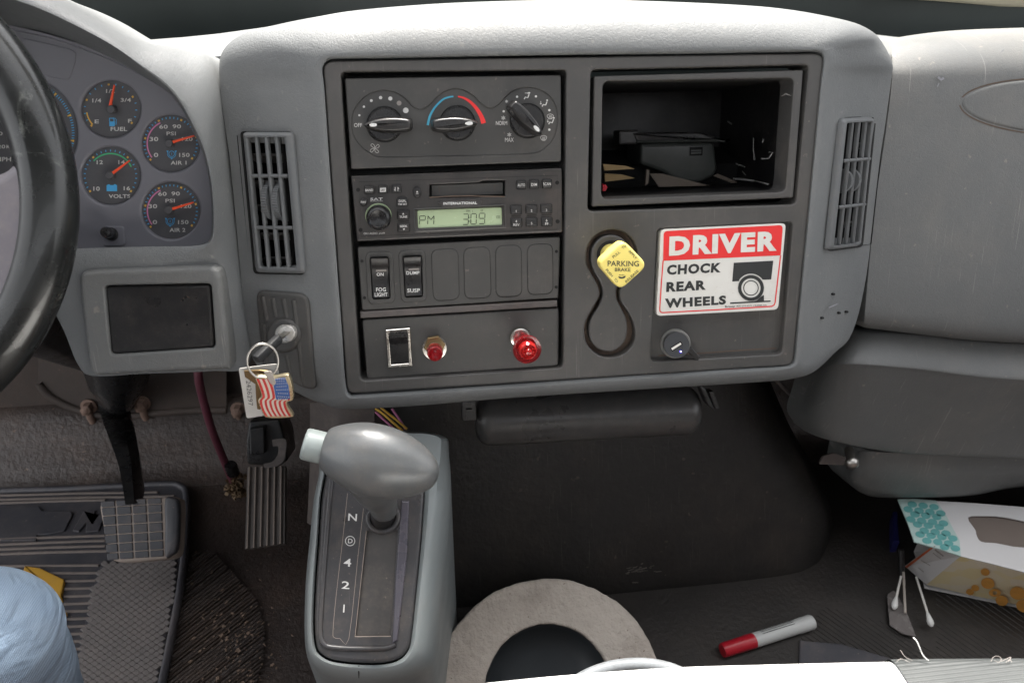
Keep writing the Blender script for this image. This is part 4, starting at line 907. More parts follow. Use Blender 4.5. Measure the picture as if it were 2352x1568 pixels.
mb = MB(); mb.prism(D, circ(*Z4(677, 1282), 76 * Z4.k, n=6, a0=10, a1=370), LH2 + .007, LH2 + .002, .0008); mb.build('hex_nut', M['brass'], il)
def ribbed(c, ax, prof, n, amp): 
    m_ = MB(); m_.lathe(c, ax, prof, n, lambda k: 1 - amp * (k % 2)); return m_
ax = (D.hit(*Z4(680, 1333), .022) - c0).normalized()
mb = MB(); mb.lathe(c0, ax, [(56 * px, .004), (54 * px, .012)], 32); mb.build('collar', M['chrome'], il, 30)
mb = ribbed(c0, ax, [(54 * px, .010), (55 * px, .024), (52 * px, .0265), (44 * px, .0275), (40 * px, .0268), (34 * px, .0277), (28 * px, .0269), (22 * px, .0278), (15 * px, .0270), (9 * px, .0279), (1e-5, .0279)], 64, .03); mb.build('lens', M['red_lens'], il, 20)
pl = thing('pilot_lamp', 'large flared red pilot knob on a chrome socket, right end of the lowest panel', 'pilot lamp', lamp_axis(1270, 1205))
c0 = lamp_axis(1268, 1210); ax = (D.hit(*Z4(1325, 1308), .042) - c0).normalized()
mb = MB(); mb.lathe(c0, D.N, [(74 * px, 0), (76 * px, .004), (70 * px, .007), (56 * px, .0075)], 40); mb.build('socket', M['chrome'], pl, 30)
mb = ribbed(c0, ax, [(56 * px, .004), (56 * px, .034)], 72, .06); mb.build('ribbed_neck', M['red_lens'], pl)
mb = MB(); mb.lathe(c0, ax, [(56 * px, .030), (92 * px, .040), (97 * px, .043), (95 * px, .0455), (62 * px, .0445)], 48); mb.build('flange', M['red_lens'], pl, 30)
mb = MB(); mb.lathe(c0, ax, [(64 * px, .044), (60 * px, .050), (50 * px, .052), (44 * px, .0505), (36 * px, .052), (28 * px, .0508), (18 * px, .0528), (1e-5, .0533)], 48); mb.build('lens_cap', M['red_core'], pl, 25)
# ================================================================== cubby
cb = thing('storage_cubby', 'open black cubby with a charcoal frame in the upper right of the centre panel', 'cubby', D.hit(*Z5(1100, 1380), -.003))
WI = rr(Z5([(345,312),(1985,284),(1908,1258),(332,1320)]), 17, 6)
mb = MB(); mb.plate(D, rr(Z5([(272,268),(2062,214),(1976,1308),(253,1384)]), 4), [WI], -.0022, -.028, .0016, .0014); mb.build('frame', M['bezel'], cb)
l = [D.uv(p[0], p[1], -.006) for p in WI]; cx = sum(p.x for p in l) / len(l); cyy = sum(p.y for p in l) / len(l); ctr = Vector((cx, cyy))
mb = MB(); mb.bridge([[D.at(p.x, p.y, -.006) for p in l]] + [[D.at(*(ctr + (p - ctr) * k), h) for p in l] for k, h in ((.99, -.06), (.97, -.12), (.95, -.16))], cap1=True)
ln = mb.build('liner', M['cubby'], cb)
# scuffs on the right-hand liner wall, on a plane just proud of it
r0 = max(p.x for p in l); SW = Frame(D.at(r0 - .006, 0, 0), D.N, -D.U)
ymin = min(p.y for p in l); CFL = Frame(D.at(0, ymin + .001, 0), D.U, D.V)
mb = MB(); random.seed(4)
DP = Frame(D.at(0, 0, -.07), D.U, D.N)
for pts, w in (([(1635,800),(1632,900),(1645,985)],5),([(1700,975),(1760,968),(1800,920),(1765,915)],4),([(1480,1010),(1510,1030),(1560,1045)],9),([(1450,1140),(1560,1150),(1640,1165)],11),([(1640,1165),(1760,1190)],13),([(1540,1080),(1570,1110)],7),([(1715,800),(1716,835)],4),([(1875,435),(1910,418),(1955,432)],6),([(1300,720),(1330,650)],6),([(1415,655),(1445,680)],6)):
    for k in range(3):
        mb = MB(); mb.stroke(SW, [(Z5(x + random.uniform(-6, 6), y + random.uniform(-5, 5))) for x, y in pts], w * Z5.k * random.uniform(.3, .8), .0)
        mb.build('scuff_mark', M['print'], cb)
at_ = thing('ashtray', 'black plastic ashtray drawer lying inside the cubby', 'ashtray', D.hit(*Z5(1050, 1190), -.09))
AF = Frame(D.at(0, 0, -.085), D.U, D.N)
mb = MB(); mb.prism(AF, rr(Z5([(668,838),(1300,828),(1330,1060),(1290,1130),(1190,1175),(1000,1185),(860,1090),(665,1020)]), 8), 0, -.05, .004, 4); mb.build('bucket', M['ash'], at_, 40)
mb = MB(); mb.prism(AF, rr(Z5([(600,752),(1180,745),(1290,782),(1450,822),(1300,838),(640,838)]), 5), .003, -.05, .002, 3); mb.build('rim', M['satin_black'], at_, 40)
mb = MB(); mb.prism(AF, rr(Z5([(635,818),(1330,806),(1400,826),(640,840)]), 2), .005, .0, .0012, 3); mb.build('lip', M['ash'], at_, 40)
mb = MB(); mb.ring(AF, Z5([(1090,875),(1200,872),(1196,945),(1086,948)]), Z5([(1100,898),(1190,896),(1188,930),(1098,934)]), .0006); mb.flat(AF, Z5([(1100,910),(1190,907),(1190,913),(1100,916)]), .0007); mb.build('catch', M['void'], at_)
mb = MB(); mb.box(AF.hit(*Z5(540, 790), -.01), D.U * .010, D.V * .007, D.N * .012, .002); mb.build('hinge_lug', M['satin_black'], at_)
def cub(name, label, cat, m, polys, h=-.05, th=.001):
    mb = MB(); mb.prism(Frame(D.at(0, 0, h), D.U, D.N), Z5(polys), 0, -th, 0); return tag(mb.build(name, M[m]), label, cat)
cub('paper_card', 'pale edged card lying flat under the ashtray', 'card', 'shaded_card', [(745,1100),(850,1100),(1255,1202),(825,1214)], -.06, .0008)
cub('paper_slip', 'tan paper slip right of the ashtray on the cubby floor', 'paper slip', 'shaded_card', [(1290,1120),(1330,1100),(1500,1175),(1450,1182)], -.07)
cub('folded_paper', 'folded card standing left of the ashtray', 'card', 'shaded_card', [(722,1062),(745,1075),(735,1180),(708,1205)], -.05, .004)
cub('metal_clip', 'shiny brass coloured metal clip at the left end of the cubby', 'metal clip', 'brass', [(345,1018),(545,1035),(620,1060),(360,1075)], -.05, .012)
cub('metal_band', 'dark metal band lying under the brass clip in the cubby', 'metal band', 'brass', [(360,1100),(520,1110),(620,1140),(365,1170)], -.06, .01)
cub('lighter', 'orange cylinder end poking out at the cubby corner', 'lighter', 'marker_cap', [(345,1200),(372,1195),(385,1215),(370,1248),(345,1250)], -.03, .02)
# ================================================================== parking brake
pk = thing('parking_brake_knob', 'yellow diamond shaped parking brake knob in the hourglass groove', 'parking brake', D.hit(*Z6(400, 360), 0))
mb = MB(); mb.prism(D, circ(*Z6(420, 365), 125 * Z6.k, n=36), .0006, -.008, .0004); mb.build('socket', M['void'], pk)
pc = D.hit(*Z6(408, 355), 0); kc = D.hit(*Z6(500, 440), .034); ax = (kc - pc).normalized(); px = D.px_m(*Z6(408, 360)) * Z6.k
mb = MB(); mb.lathe(pc, D.N, [(86 * px, 0), (86 * px, .018), (78 * px, .021), (1e-5, .021)], 32); mb.build('collar', M['yellow'], pk, 30)
mb = MB(); mb.lathe(pc, ax, [(45 * px, .005), (40 * px, .03)], 24); mb.build('stem', M['yellow'], pk, 30)
KP = Frame(kc, D.U, D.N)
kq = Z6([(522,232),(732,452),(494,668),(297,438)])
mb = MB(); mb.prism(KP, rr(kq, 20, 7), .006, -.006, .0022, 4); mb.build('knob', M['yellow'], pk, 30)
mb = MB()
for s, x, y, hp, wp, an in (('PARKING', 520, 437, 47, 268, -.5), ('BRAKE', 515, 489, 30, 134, -.5), ('PULL', 460, 360, 22, 76, 40), ('TO', 527, 294, 22, 40, 45), ('APPLY', 602, 360, 22, 92, -48), ('PUSH', 400, 516, 22, 78, -48), ('TO', 458, 580, 22, 38, -48), ('RELEASE', 594, 545, 22, 146, 43)):
    mb.text(KP, s, *Z6(x, y), hp * Z6.k, wp * Z6.k, ang=an, h=.0064, bold=.008 if hp > 25 else 0)
mb.flat(KP, cr(Z6([(480,545),(508,552),(538,540),(534,558),(508,565),(484,560)]), 2, True), .0064); mb.text(KP, 'Bendix', *Z6(507, 533), 9 * Z6.k, 46 * Z6.k, h=.0064, bold=.02)
mb.build('lettering', M['ink'], pk)
# ================================================================== warning sign
sg = thing('warning_sign', 'red and white sign reading DRIVER CHOCK REAR WHEELS', 'sign', D.hit(*Z6(1330, 880), .001))
SQ = Z6([(842,145),(1912,92),(1845,830),(803,885)])
mb = MB(); mb.prism(D, rr(SQ, 11), .0015, -.008, .0004); mb.build('sign_plate', M['sign'], sg)
H1 = .0018
mb = MB(); mb.flat(D, rr(Z6([(866,160),(1885,108),(1866,366),(860,413)]), [9, 9, 0, 0]), H1)
mb.stroke(D, Z6([(861,412),(846,600),(832,820),(834,845),(850,856)]), 2.6, H1); mb.stroke(D, Z6([(850,856),(1300,832),(1790,802),(1810,790),(1818,770),(1866,366)]), 2.6, H1); mb.build('red_band', M['red'], sg)
def stext(m, st, q, bold, h):
    V, T = glyphs(st, bold); x0 = min(v[0] for v in V); x1 = max(v[0] for v in V); y0 = min(v[1] for v in V); y1 = max(v[1] for v in V)
    nv = [m.bm.verts.new(D.hit(*quad_at(q, (x - x0) / (x1 - x0), 1 - (y - y0) / (y1 - y0)), h)) for x, y in V]
    for t_ in T:
        try: m.bm.faces.new([nv[i] for i in t_])
        except ValueError: pass
mb = MB(); stext(mb, 'DRIVER', Z6([(915,205),(1838,158),(1832,328),(910,372)]), .055, H1 + .0003); mb.build('heading', M['sign'], sg)
mb = MB(); stext(mb, 'CHOCK', Z6([(895,448),(1362,428),(1352,512),(892,535)]), .048, H1); stext(mb, 'REAR', Z6([(890,595),(1228,578),(1226,660),(886,680)]), .048, H1); stext(mb, 'WHEELS', Z6([(876,735),(1400,708),(1398,785),(878,820)]), .048, H1)
mb.text(D, 'Brimar', *Z6(1434, 803), 18 * Z6.k, 88 * Z6.k, ang=2, h=H1, bold=.02); mb.text(D, '800-274-6271 / K2000-AA', *Z6(1618, 796), 14 * Z6.k, 260 * Z6.k, ang=2, h=H1)
mb.build('lettering', M['ink'], sg)
mb = MB()
wc = (1612, 645)
body = [(1465,430),(1803,412),(1785,572),(1728,575)] + [(wc[0] + 122 * math.cos(R(a)), wc[1] - 122 * math.sin(R(a))) for a in range(36, 146, 6)] + [(1512,586),(1452,590)]
mb.flat(D, Z6(body), H1)
mb.ring(D, circ(*Z6(*wc), 109 * Z6.k, 109 * Z6.k, 72), circ(*Z6(*wc), 82 * Z6.k, 82 * Z6.k, 72), H1)
mb.ring(D, circ(*Z6(*wc), 66 * Z6.k, n=48), circ(*Z6(*wc), 58 * Z6.k, n=48), H1)
for k in range(60):
    a = 6 * k; u = Vector((math.cos(R(a)), math.sin(R(a)))); n = Vector((-u.y, u.x)); p = Vector(wc); mb.flat(D, Z6([tuple(p + u * 108 - n * 3.4), tuple(p + u * 113 - n * 2.6), tuple(p + u * 113 + n * 2.6), tuple(p + u * 108 + n * 3.4)]), H1 + .0001)
mb.stroke(D, Z6([(1433,775),(1780,757)]), 3.4, H1); mb.flat(D, Z6([(1590,768),(1660,752),(1700,718),(1722,704),(1724,764)]), H1 + .0001)
mb.build('pictogram', M['ink'], sg)
# ================================================================== charger socket
us = thing('usb_charger', 'dark round USB charger plugged into the socket below the sign', 'charger', D.hit(*Z6(960, 1200), -.007))
px = D.px_m(*Z6(960, 1110)) * Z6.k; c0 = D.hit(*Z6(955, 1112), -.0075)
mb = MB(); mb.lathe(c0, D.N, [(122 * px, 0), (122 * px, .006), (112 * px, .009), (104 * px, .009), (104 * px, .002)], 48); mb.build('socket_ring', mat('grey worn ring', (.22, .22, .21), .4, .15, 60, dust=.3), us, 30)
c1 = D.hit(*Z6(978, 1135), .016); ax = (c1 - c0).normalized(); UF = Frame(c1, D.U, ax); rr_ = 104 * px
mb = MB(); mb.lathe(c0, ax, [(rr_ * .98, .001), (rr_, (c1 - c0).length - .002), (rr_ * .97, (c1 - c0).length), (1e-5, (c1 - c0).length)], 48); mb.build('body', M['usb'], us, 30)
mb = MB(); mb.prism(UF, Z6([(920,1155),(1012,1098),(1030,1128),(938,1188)]), .0005, -.003, 0); pt = mb.build('port', M['void'], us)
mb = MB(); mb.prism(UF, Z6([(930,1160),(1008,1112),(1018,1126),(940,1176)]), .0009, -.001, 0); mb.build('port_tongue', M['card'], pt)
mb = MB(); mb.lathe(c1 + (UF.hit(*Z6(1012, 1188)) - c1), ax, [(.0007, 0), (.0006, .0006), (1e-5, .0008)], 10); mb.build('status_light', mat('blue status light', (.1, .1, .9), .4, emit=((.15, .12, 1), 4)), us)
mb = MB(); mb.prism(Frame(c0 + D.N * .008, D.U, D.N), Z6([(1060,1180),(1105,1155),(1180,1238),(1156,1272)]), .004, -.002, .001); mb.build('strap', M['black'], us)
# ================================================================== floor and bulkhead
def sgnd(f, x, y): return f.hit(x, y)
fold = FL.hit(300, 1098)                     # where the floor turns up into the toe board
TB = Frame((0, fold.y, FLOOR_Z), (1, 0, 0), (0, -math.sin(R(40)), math.cos(R(40))))
top = TB.hit(300, 944)
FW = Frame((0, top.y, top.z), (1, 0, 0), (0, -math.cos(R(8)), math.sin(R(8))))
mb = MB(); xs = [-1.6, -.9, -.5, -.2, .1, .4, .8, 1.6]
prof = [(-1.9, FLOOR_Z), (-1.0, FLOOR_Z), (-.5, FLOOR_Z), (fold.y - .10, FLOOR_Z), (fold.y - .03, FLOOR_Z), (fold.y + .0, FLOOR_Z + .006), (fold.y + .02, FLOOR_Z + .02), (fold.y + (top.y - fold.y) * .5, FLOOR_Z + (top.z - FLOOR_Z) * .52), (top.y - .02, top.z - .012), (top.y + .005, top.z + .004), (top.y + .05, top.z + .006)]
mb.grid([[Vector((x, y, z + .004 * math.sin(x * 31 + y * 9))) for x in xs] for y, z in prof], 6)
# diagonal ribs moulded in the floor right of the mat
ribp = [Vector(p) for p in ZB([(1170,770),(1290,760),(1560,1060),(1610,1250),(1600,1420),(1560,1568),(1020,1568),(1060,1300)])]
def clip_line(p, d, poly):
    ts = []
    for i in range(len(poly)):
        a, b = poly[i - 1], poly[i]; e = b - a; den = d.x * e.y - d.y * e.x
        if abs(den) < 1e-9: continue
        t = ((a.x - p.x) * e.y - (a.y - p.y) * e.x) / den; u = ((a.x - p.x) * d.y - (a.y - p.y) * d.x) / den
        if 0 <= u < 1: ts.append(t)
    ts.sort(); return ts
rib_mb = MB()
for poly, sp_, an in ((ribp, 7.4, -38), ([Vector(p) for p in ZE([(560,1000),(1020,1120),(1250,1260),(1500,1400),(380,1400),(380,1240)])], 9, 35), ([Vector(p) for p in ZE([(1400,900),(2068,1000),(2068,1400),(1400,1400)])], 10, 35)):
    d = Vector((math.cos(R(an)), math.sin(R(an)))); n = Vector((-d.y, d.x)); c = sum(poly, Vector((0, 0))) / len(poly)
    for k in range(-60, 61):
        p = c + n * k * sp_; ts = clip_line(p, d, poly)
        for a, b in zip(ts[::2], ts[1::2]):
            if b - a > 6:
                A, B = FL.hit(*(p + d * a), .0042), FL.hit(*(p + d * b), .0042); (mb if sp_ < 8 else rib_mb).tube([A, B] if sp_ < 8 else [A + Vector((0, 0, .003)), B + Vector((0, 0, .003))], .0022, 6)
fl_ = mb.build('floor', M['floor'], None, 60); fl_['kind'] = 'structure'
mb = MB()
mb.box(Vector((0, top.y + .04, top.z + .5)), (1.6, 0, 0), (0, .02, 0), (0, 0, .55))
tag(mb.build('bulkhead', M['firewall']), 'dusty dark bulkhead panel under the dash behind the pedals', 'bulkhead')
# steering column flange: curved plate on the bulkhead with a lip
fp_ = cr([(88,880),(108,905),(150,930),(205,948),(270,956),(345,950),(420,944),(520,942)], 4)
mb = MB(); mb.tube([FW.hit(x, y, .012) for x, y in fp_], .006, 8); mb.bridge([[FW.hit(x, y, .010) for x, y in fp_], [FW.hit(x, min(y, 800) - 60, .010) for x, y in fp_]], closed=False)
tag(mb.build('column_flange', M['firewall'], None, 50), 'curved dusty metal flange bolted to the bulkhead left of the hose', 'flange')
for x, y, lb in ((205, 932, 'rusty bolt under the curved flange, left of the pedal arm'), (328, 925, 'rusty bolt on the flange between the pedal arm and the hose'), (548, 938, 'rusty bolt beside the hanging white tag')):
    c = FW.hit(x, y, .012); b = thing('bolt', lb, 'bolt', c - Vector((0, 0, .012)), 'rusty bolts on the bulkhead')
    mb = MB(); mb.lathe(c, FW.N, [(.013, 0), (.013, .003), (.009, .004)], 20); mb.build('washer', M['rust'], b, 30)
    mb = MB(); mb.prism(Frame(c, FW.U, FW.N), circ(x, y, 13, n=6), .018, .003, .002, dome=.003, base_h=0); mb.build('head', M['rust'], b)
    mb = MB(); mb.tube([c + FW.N * .006, c + FW.N * .006 - FW.V * .02, c - FW.V * .034], .006, 10); mb.build('stud', M['rust'], b, 50)
# ================================================================== pedals
BF = Frame(at_depth(325, 1210, .965), (1, .02, .02), (0, -.62, .78))
bp_ = thing('brake_pedal', 'black brake pedal with square gridded rubber pad on a black arm', 'pedal', BF.hit(310, 1288))
PADQ = ZB([(608,462),(1092,430),(1085,800),(660,828)])
PADL = cr(ZB([(640,462),(800,448),(1000,432),(1075,436),(1095,470),(1092,640),(1080,770),(1040,805),(940,818),(800,832),(705,828),(665,790),(635,660),(608,520),(610,485)]), 3, True)
mb = MB(); mb.prism(BF, PADL, 0, -.022, .004, 4); pd_ = mb.build('pad', M['pedal_dust'], bp_, 40)
mb = MB()
def gp(i, j):
    xs_ = [605, 700, 798, 890, 985]; return ZB(xs_[i] + (j / 7) * (45 if i == 0 else 30 - i * 6 + (8 if i > 2 else 0)), [462, 500, 552, 610, 668, 722, 778, 822][j] - i * 6)
for i in range(4):
    for j in range(7):
        q = [gp(i, j), gp(i + 1, j), gp(i + 1, j + 1), gp(i, j + 1)]; c = (sum(p[0] for p in q) / 4, sum(p[1] for p in q) / 4)
        q = [lerp(p, c, .11) for p in q]
        mb.prism(BF, rr(q, 2.5, 3), .0014, -.001, .0008, 2)
mb.build('tread_blocks', M['rubber'], pd_)
mb = MB(); mb.prism(BF, cr(ZB([(1000,445),(1065,440),(1088,480),(1086,620),(1075,750),(1040,790),(1000,795),(1000,620)]), 3, True), .007, -.002, .004, 4); mb.build('side_flap', M['rubber'], pd_, 40)
mb = MB()
arm = [(FW.hit(255, 880, .04), 28), (FW.hit(266, 940, .04), 30), (at_depth(285, 1000, 1.07), 26), (at_depth(302, 1065, 1.03), 19), (at_depth(313, 1150, .985), 14)]
rows = []
for p, w in arm:
    q = to_px(p); dep = -(RC.transposed() @ (p - CAM)).z; hw = w * dep / FP
    rows.append([p + Vector((hw, 0, 0)), p + Vector((hw * .6, -.016, .01)), p + Vector((-hw * .8, -.016, .01)), p + Vector((-hw, 0, 0)), p + Vector((0, .03, -.01))])
rows = [cr([r[i] for r in rows], 5) for i in range(5)]; mb.bridge([[rows[i][k] for i in range(5)] for k in range(len(rows[0]))], cap0=True, cap1=True)
mb.build('arm', M['black'], bp_, 40)
AFp = Frame(at_depth(606, 1170, 1.035), (1, .03, .02), (0, -.55, .835))
ac = thing('accelerator_pedal', 'narrow ribbed accelerator pedal hanging from a black bracket', 'pedal', AFp.hit(605, 1258))
q = ZB([(1505,258),(1735,248),(1732,720),(1490,752)]); ql = cr(ZB([(1510,258),(1735,248),(1730,400),(1728,560),(1735,728),(1610,742),(1490,752),(1484,600),(1490,430)]), 1, True)
def bow(t): return .014 * (4 * t * (1 - t))
rows = []
for k in range(17):
    t_ = k / 16; rows.append([quad_at(q, s, t_) for s in (0, 1)])
mb = MB(); top_ = [[AFp.hit(*(lerp(a, b, s)), bow(k / 16) * .6) for s in [i / 24 for i in range(25)]] for k, (a, b) in enumerate(rows)]
tops = [[p + AFp.N * (.0028 if (i % 4) in (1, 2) else 0) for i, p in enumerate(r)] for r in top_]
mb.bridge(tops, closed=False)
rim = [r[0] for r in tops] + tops[-1][1:] + [r[-1] for r in tops[-2::-1]] + tops[0][-2:0:-1]
mb.bridge([rim, [p - AFp.N * .012 for p in rim]]); mb.bm.faces.new([mb.bm.verts.new(p - AFp.N * .012) for p in rim])
pdl = mb.build('pad', M['acc_rubber'], ac)
mb = MB()
for i in range(6):
    mb.bridge([[lerp(r[j], r[min(24, j + 1)], .5) + AFp.N * .0021 for r in [[Vector(p) for p in rr2] for rr2 in top_]] for j in ()] or [[r[4 * i + 1] + (r[4 * i + 2] - r[4 * i + 1]) * f + AFp.N * .0031 for r in top_] for f in (.15, .85)], closed=False)
mb.build('worn_rib_tops', M['pedal_dust'], pdl)
mb = MB(); cbk = at_depth(605, 1010, 1.12)
mb.prism(Frame(at_depth(608, 1020, 1.10), (1, .03, 0), (0, -.9, .44)), rr([(572,968),(640,962),(655,1010),(660,1058),(640,1072),(568,1066),(565,1010)], 5), .01, -.06, .003)
br = mb.build('bracket', M['satin_black'], ac)
mb = MB(); mb.prism(Frame(at_depth(600, 1030, 1.08), (1, .03, 0), (0, -.9, .44)), rr([(572,985),(606,980),(608,1042),(574,1046)], 3), .006, -.02, .002); mb.build('side_plate', M['black'], br)
bf_ = Frame(at_depth(640, 1040, 1.07), (1, .03, 0), (0, -.8, .6)); mb = MB()
arc = cr(ZB([(1660,110),(1735,105),(1735,160),(1720,215),(1680,255),(1600,258)]), 5); arc2 = cr(ZB([(1662,85),(1738,82),(1748,170),(1735,228),(1690,272),(1600,276)]), 5)
mb.bridge([[bf_.hit(*p, .012) for p in cr(ZB([(1655,88),(1735,84),(1738,160),(1722,220),(1680,250),(1610,262)]), 4)], [bf_.hit(*p, .012) for p in cr(ZB([(1660,130),(1690,128),(1692,165),(1680,195),(1655,222),(1600,235)]), 4)], [bf_.hit(*p, .0) for p in cr(ZB([(1660,130),(1690,128),(1692,165),(1680,195),(1655,222),(1600,235)]), 4)]], closed=False)
mb.build('spring_hook', M['steel'] if False else M['tunnel'], br)
# ================================================================== hose and wires
hp_ = [(455,848),(458,880),(470,930),(488,990),(512,1050),(535,1105)]
mb = MB(); pts = [at_depth(x, y, d) for (x, y), d in zip(hp_, (1.0, 1.01, 1.04, 1.08, 1.12, 1.16))]; mb.tube(cr(pts, 6), .0058, 14)
ho = tag(mb.build('air_hose', M['hose'], None, 60), 'maroon air hose curving down from the dash to the floor beside the accelerator', 'hose')
c = at_depth(533, 1078, 1.13); mb = MB(); d = (pts[-1] - pts[-2]).normalized(); mb.lathe(c - d * .012, d, [(.0085, 0), (.0095, .004), (.0095, .018), (.0085, .022)], 16); mb.build('clip', M['black'], ho, 30)
mb = MB(); random.seed(9); ctr = at_depth(541, 1115, 1.16)
for k in range(110):
    p = ctr + Vector((random.gauss(0, .006), random.gauss(0, .006), random.gauss(0, .009))); s = random.uniform(.001, .0032); mb.box(p, Vector((s, random.uniform(-s, s), 0)), Vector((0, s, random.uniform(-s, s))), Vector((random.uniform(-s, s), 0, s)), 0)
tag(mb.build('foam_plug', M['brass'] if False else mat('crumbled tan foam', (.15, .10, .055), .8, .5, 150)), 'crumbled tan foam plug where the hose enters the floor', 'foam')
for k, (pts_, mm, lb) in enumerate((([(862,938),(880,950),(905,972),(925,990)], 'yellow_wire', 'yellow wire under the dash, upper of the pair'), ([(862,945),(878,960),(895,975),(912,992)], 'pink_wire', 'pink wire just left of the yellow wire under the dash'), ([(868,930),(890,948),(912,965),(935,985)], 'yellow_wire', 'second yellow wire under the dash, behind the selector knob'), ([(900,938),(912,955),(922,970),(932,985)], 'pink_wire', 'pink wire right of the two yellow wires under the dash'))):
    mb = MB(); mb.tube(cr([at_depth(x, y, .80 + .01 * k) for x, y in pts_], 5), .0013, 8)
    tag(mb.build('wire', M['amber'] if 'yellow' in mm else M['pink'], None, 60), lb, 'wire', 'thin wires hanging under the dash')
# ================================================================== tunnel side and engine cover
mb = MB()
tq = [[(712,925,.93),(770,925,.90),(860,930,.90)],[(712,1050,.97),(770,1050,.92),(860,1050,.92)],[(708,1150,.99),(760,1150,.93),(860,1150,.93)],[(705,1200,1.0),(740,1215,.96),(860,1230,.95)]]
mb.grid([[at_depth(*p) for p in r] for r in tq], 5, skirt=(.02, .04, -.05)); tag(mb.build('tunnel_trim', M['tunnel'], None, 50), 'brown grey trim panel behind the gear selector', 'trim panel')
EF0 = FL.hit(1500, 1366); EN = Vector((0, -math.cos(R(24)), math.sin(R(24)))); EF = Frame(EF0, (1, 0, 0), EN)
ER = [[(800,900,-.02),(960,890,0),(1200,885,0),(1450,880,0),(1640,870,.0),(1725,872,-.012),(1760,880,-.05),(1770,878,-.16)],
      [(830,1000,0),(980,1000,0),(1200,1000,0),(1450,1000,.004),(1680,990,.0),(1775,985,-.014),(1812,985,-.05),(1815,980,-.17)],
      [(860,1130,0),(990,1130,0),(1200,1130,.002),(1450,1130,.006),(1740,1110,.0),(1840,1095,-.016),(1870,1090,-.05),(1874,1085,-.17)],
      [(900,1280,0),(1010,1275,0),(1200,1270,.002),(1450,1255,.006),(1760,1220,.0),(1870,1200,-.014),(1908,1190,-.05),(1914,1180,-.17)],
      [(930,1400,0),(1020,1390,0),(1200,1375,.001),(1450,1350,.003),(1760,1320,.0),(1860,1300,-.010),(1896,1275,-.045),(1906,1250,-.17)],
      [(935,1425,-.006),(1025,1414,-.006),(1200,1398,-.006),(1450,1372,-.006),(1762,1337,-.008),(1864,1322,-.02),(1900,1300,-.05),(1908,1275,-.17)]]
mb = MB(); mb.grid([[EF.hit(*p) for p in r] for r in ER], 6, skirt=-EN * .02)
ec = tag(mb.build('engine_cover', M['engine'], None, 60), 'large scuffed black engine cover panel in the middle under the dash', 'engine cover')
mb = MB(); random.seed(11)
for k in range(26):
    x = random.gauss(1462, 16); y = random.gauss(1306, 9); L_0 = random.uniform(3, 14); a = random.uniform(-.5, .1); mb.stroke(EF, [(x, y), (x + L_0 * math.cos(a), y + L_0 * math.sin(a))], random.uniform(1, 3.2), .0075)
mb.build('chalky_scuff', mat('dull chalky scuff', (.11, .10, .09), .8, .4, 150), ec)
# padded black tube under the dash
TFa, TFb = D.hit(1092, 966, -.075), D.hit(1602, 940, -.075); ax = (TFb - TFa).normalized(); Lt = (TFb - TFa).length
kt = thing('padded_tube', 'black padded tube clipped under the dash above the engine cover', 'padded tube', (TFa + TFb) / 2)
mb = MB(); rt_ = .027; pr = []
for k in range(9): a = math.pi / 2 * k / 8; pr.append((rt_ - .016 * (1 - math.sin(a)), .016 * (1 - math.cos(a))))
pr = [(1e-5, 0)] + pr + [(r, Lt - z) for r, z in pr[::-1]] + [(1e-5, Lt)]
mb.lathe(TFa, ax, pr, 40); mb.build('pad', mat('black padded vinyl', (.048, .047, .047), .32, .12, 12, .2, 500, dust=.1), kt, 50)
mb = MB(); p = D.hit(1076, 938, -.06); mb.box(p, D.U * .0075, D.V * .011, D.N * .008, .0015); mb.box(p + D.N * .009 - D.V * .002, D.U * .003, D.V * .005, D.N * .002); mb.build('clip', M['satin_black'], kt)
mb = MB(); p = D.hit(1618, 908, -.06); mb.box(p, D.U * .004 - D.V * .003, D.V * .013 - D.U * .006, D.N * .008, .0015); mb.box(p + D.U * .009 - D.V * .004, D.U * .0025, D.V * .010 - D.U * .004, D.N * .006, .001); mb.build('clip', M['satin_black'], kt)
# ================================================================== floor mat
MF = level(FLOOR_Z + .006)
fm = thing('floor_mat', 'black rubber floor mat with raised bars and a diamond heel pad under the pedals', 'floor mat', MF.hit(250, 1400))
ML = rr([(-160,1120),(385,1111),(428,1112),(428,1200),(366,1580),(340,1720),(-260,1720)], [0, 12, 20, 0, 0, 0, 0])
mb = MB(); mb.prism(MF, ML, .004, -.004, .002); mb.build('base', M['mat'], fm)
mb = MB(); mb.tube([MF.hit(*p, .006) for p in cr(ZB([(-250,430),(0,402),(400,388),(700,372),(1020,358),(1100,372),(1135,430),(1128,700),(1095,1000),(1030,1350),(975,1620),(930,1900)]), 5)], .0055, 8); mb.build('raised_edge', M['mat'], fm, 60)
mb = MB()
for y0, y1, x1 in ((420,408,960),(446,432,1060),(468,455,640),(690,672,640),(722,702,640),(750,735,640),(778,765,650)):
    mb.tube([MF.hit(*ZB(-200, y0 + 14), .005), MF.hit(*ZB(x1 * .5, (y0 + y1) / 2 + 1), .005), MF.hit(*ZB(x1, y1), .005)], .0022, 6)
for k in range(16):
    y = 858 + k * 46; x0 = 395 - max(0, (y - 930)) * .02; x1 = 600 - (y - 860) * .19; mb.tube([MF.hit(*ZB(x0 if k > 1 else -100, y), .005), MF.hit(*ZB(x1, y - 6), .005)], .0020, 6)
mb.build('ribs', M['mat_dust'], fm)
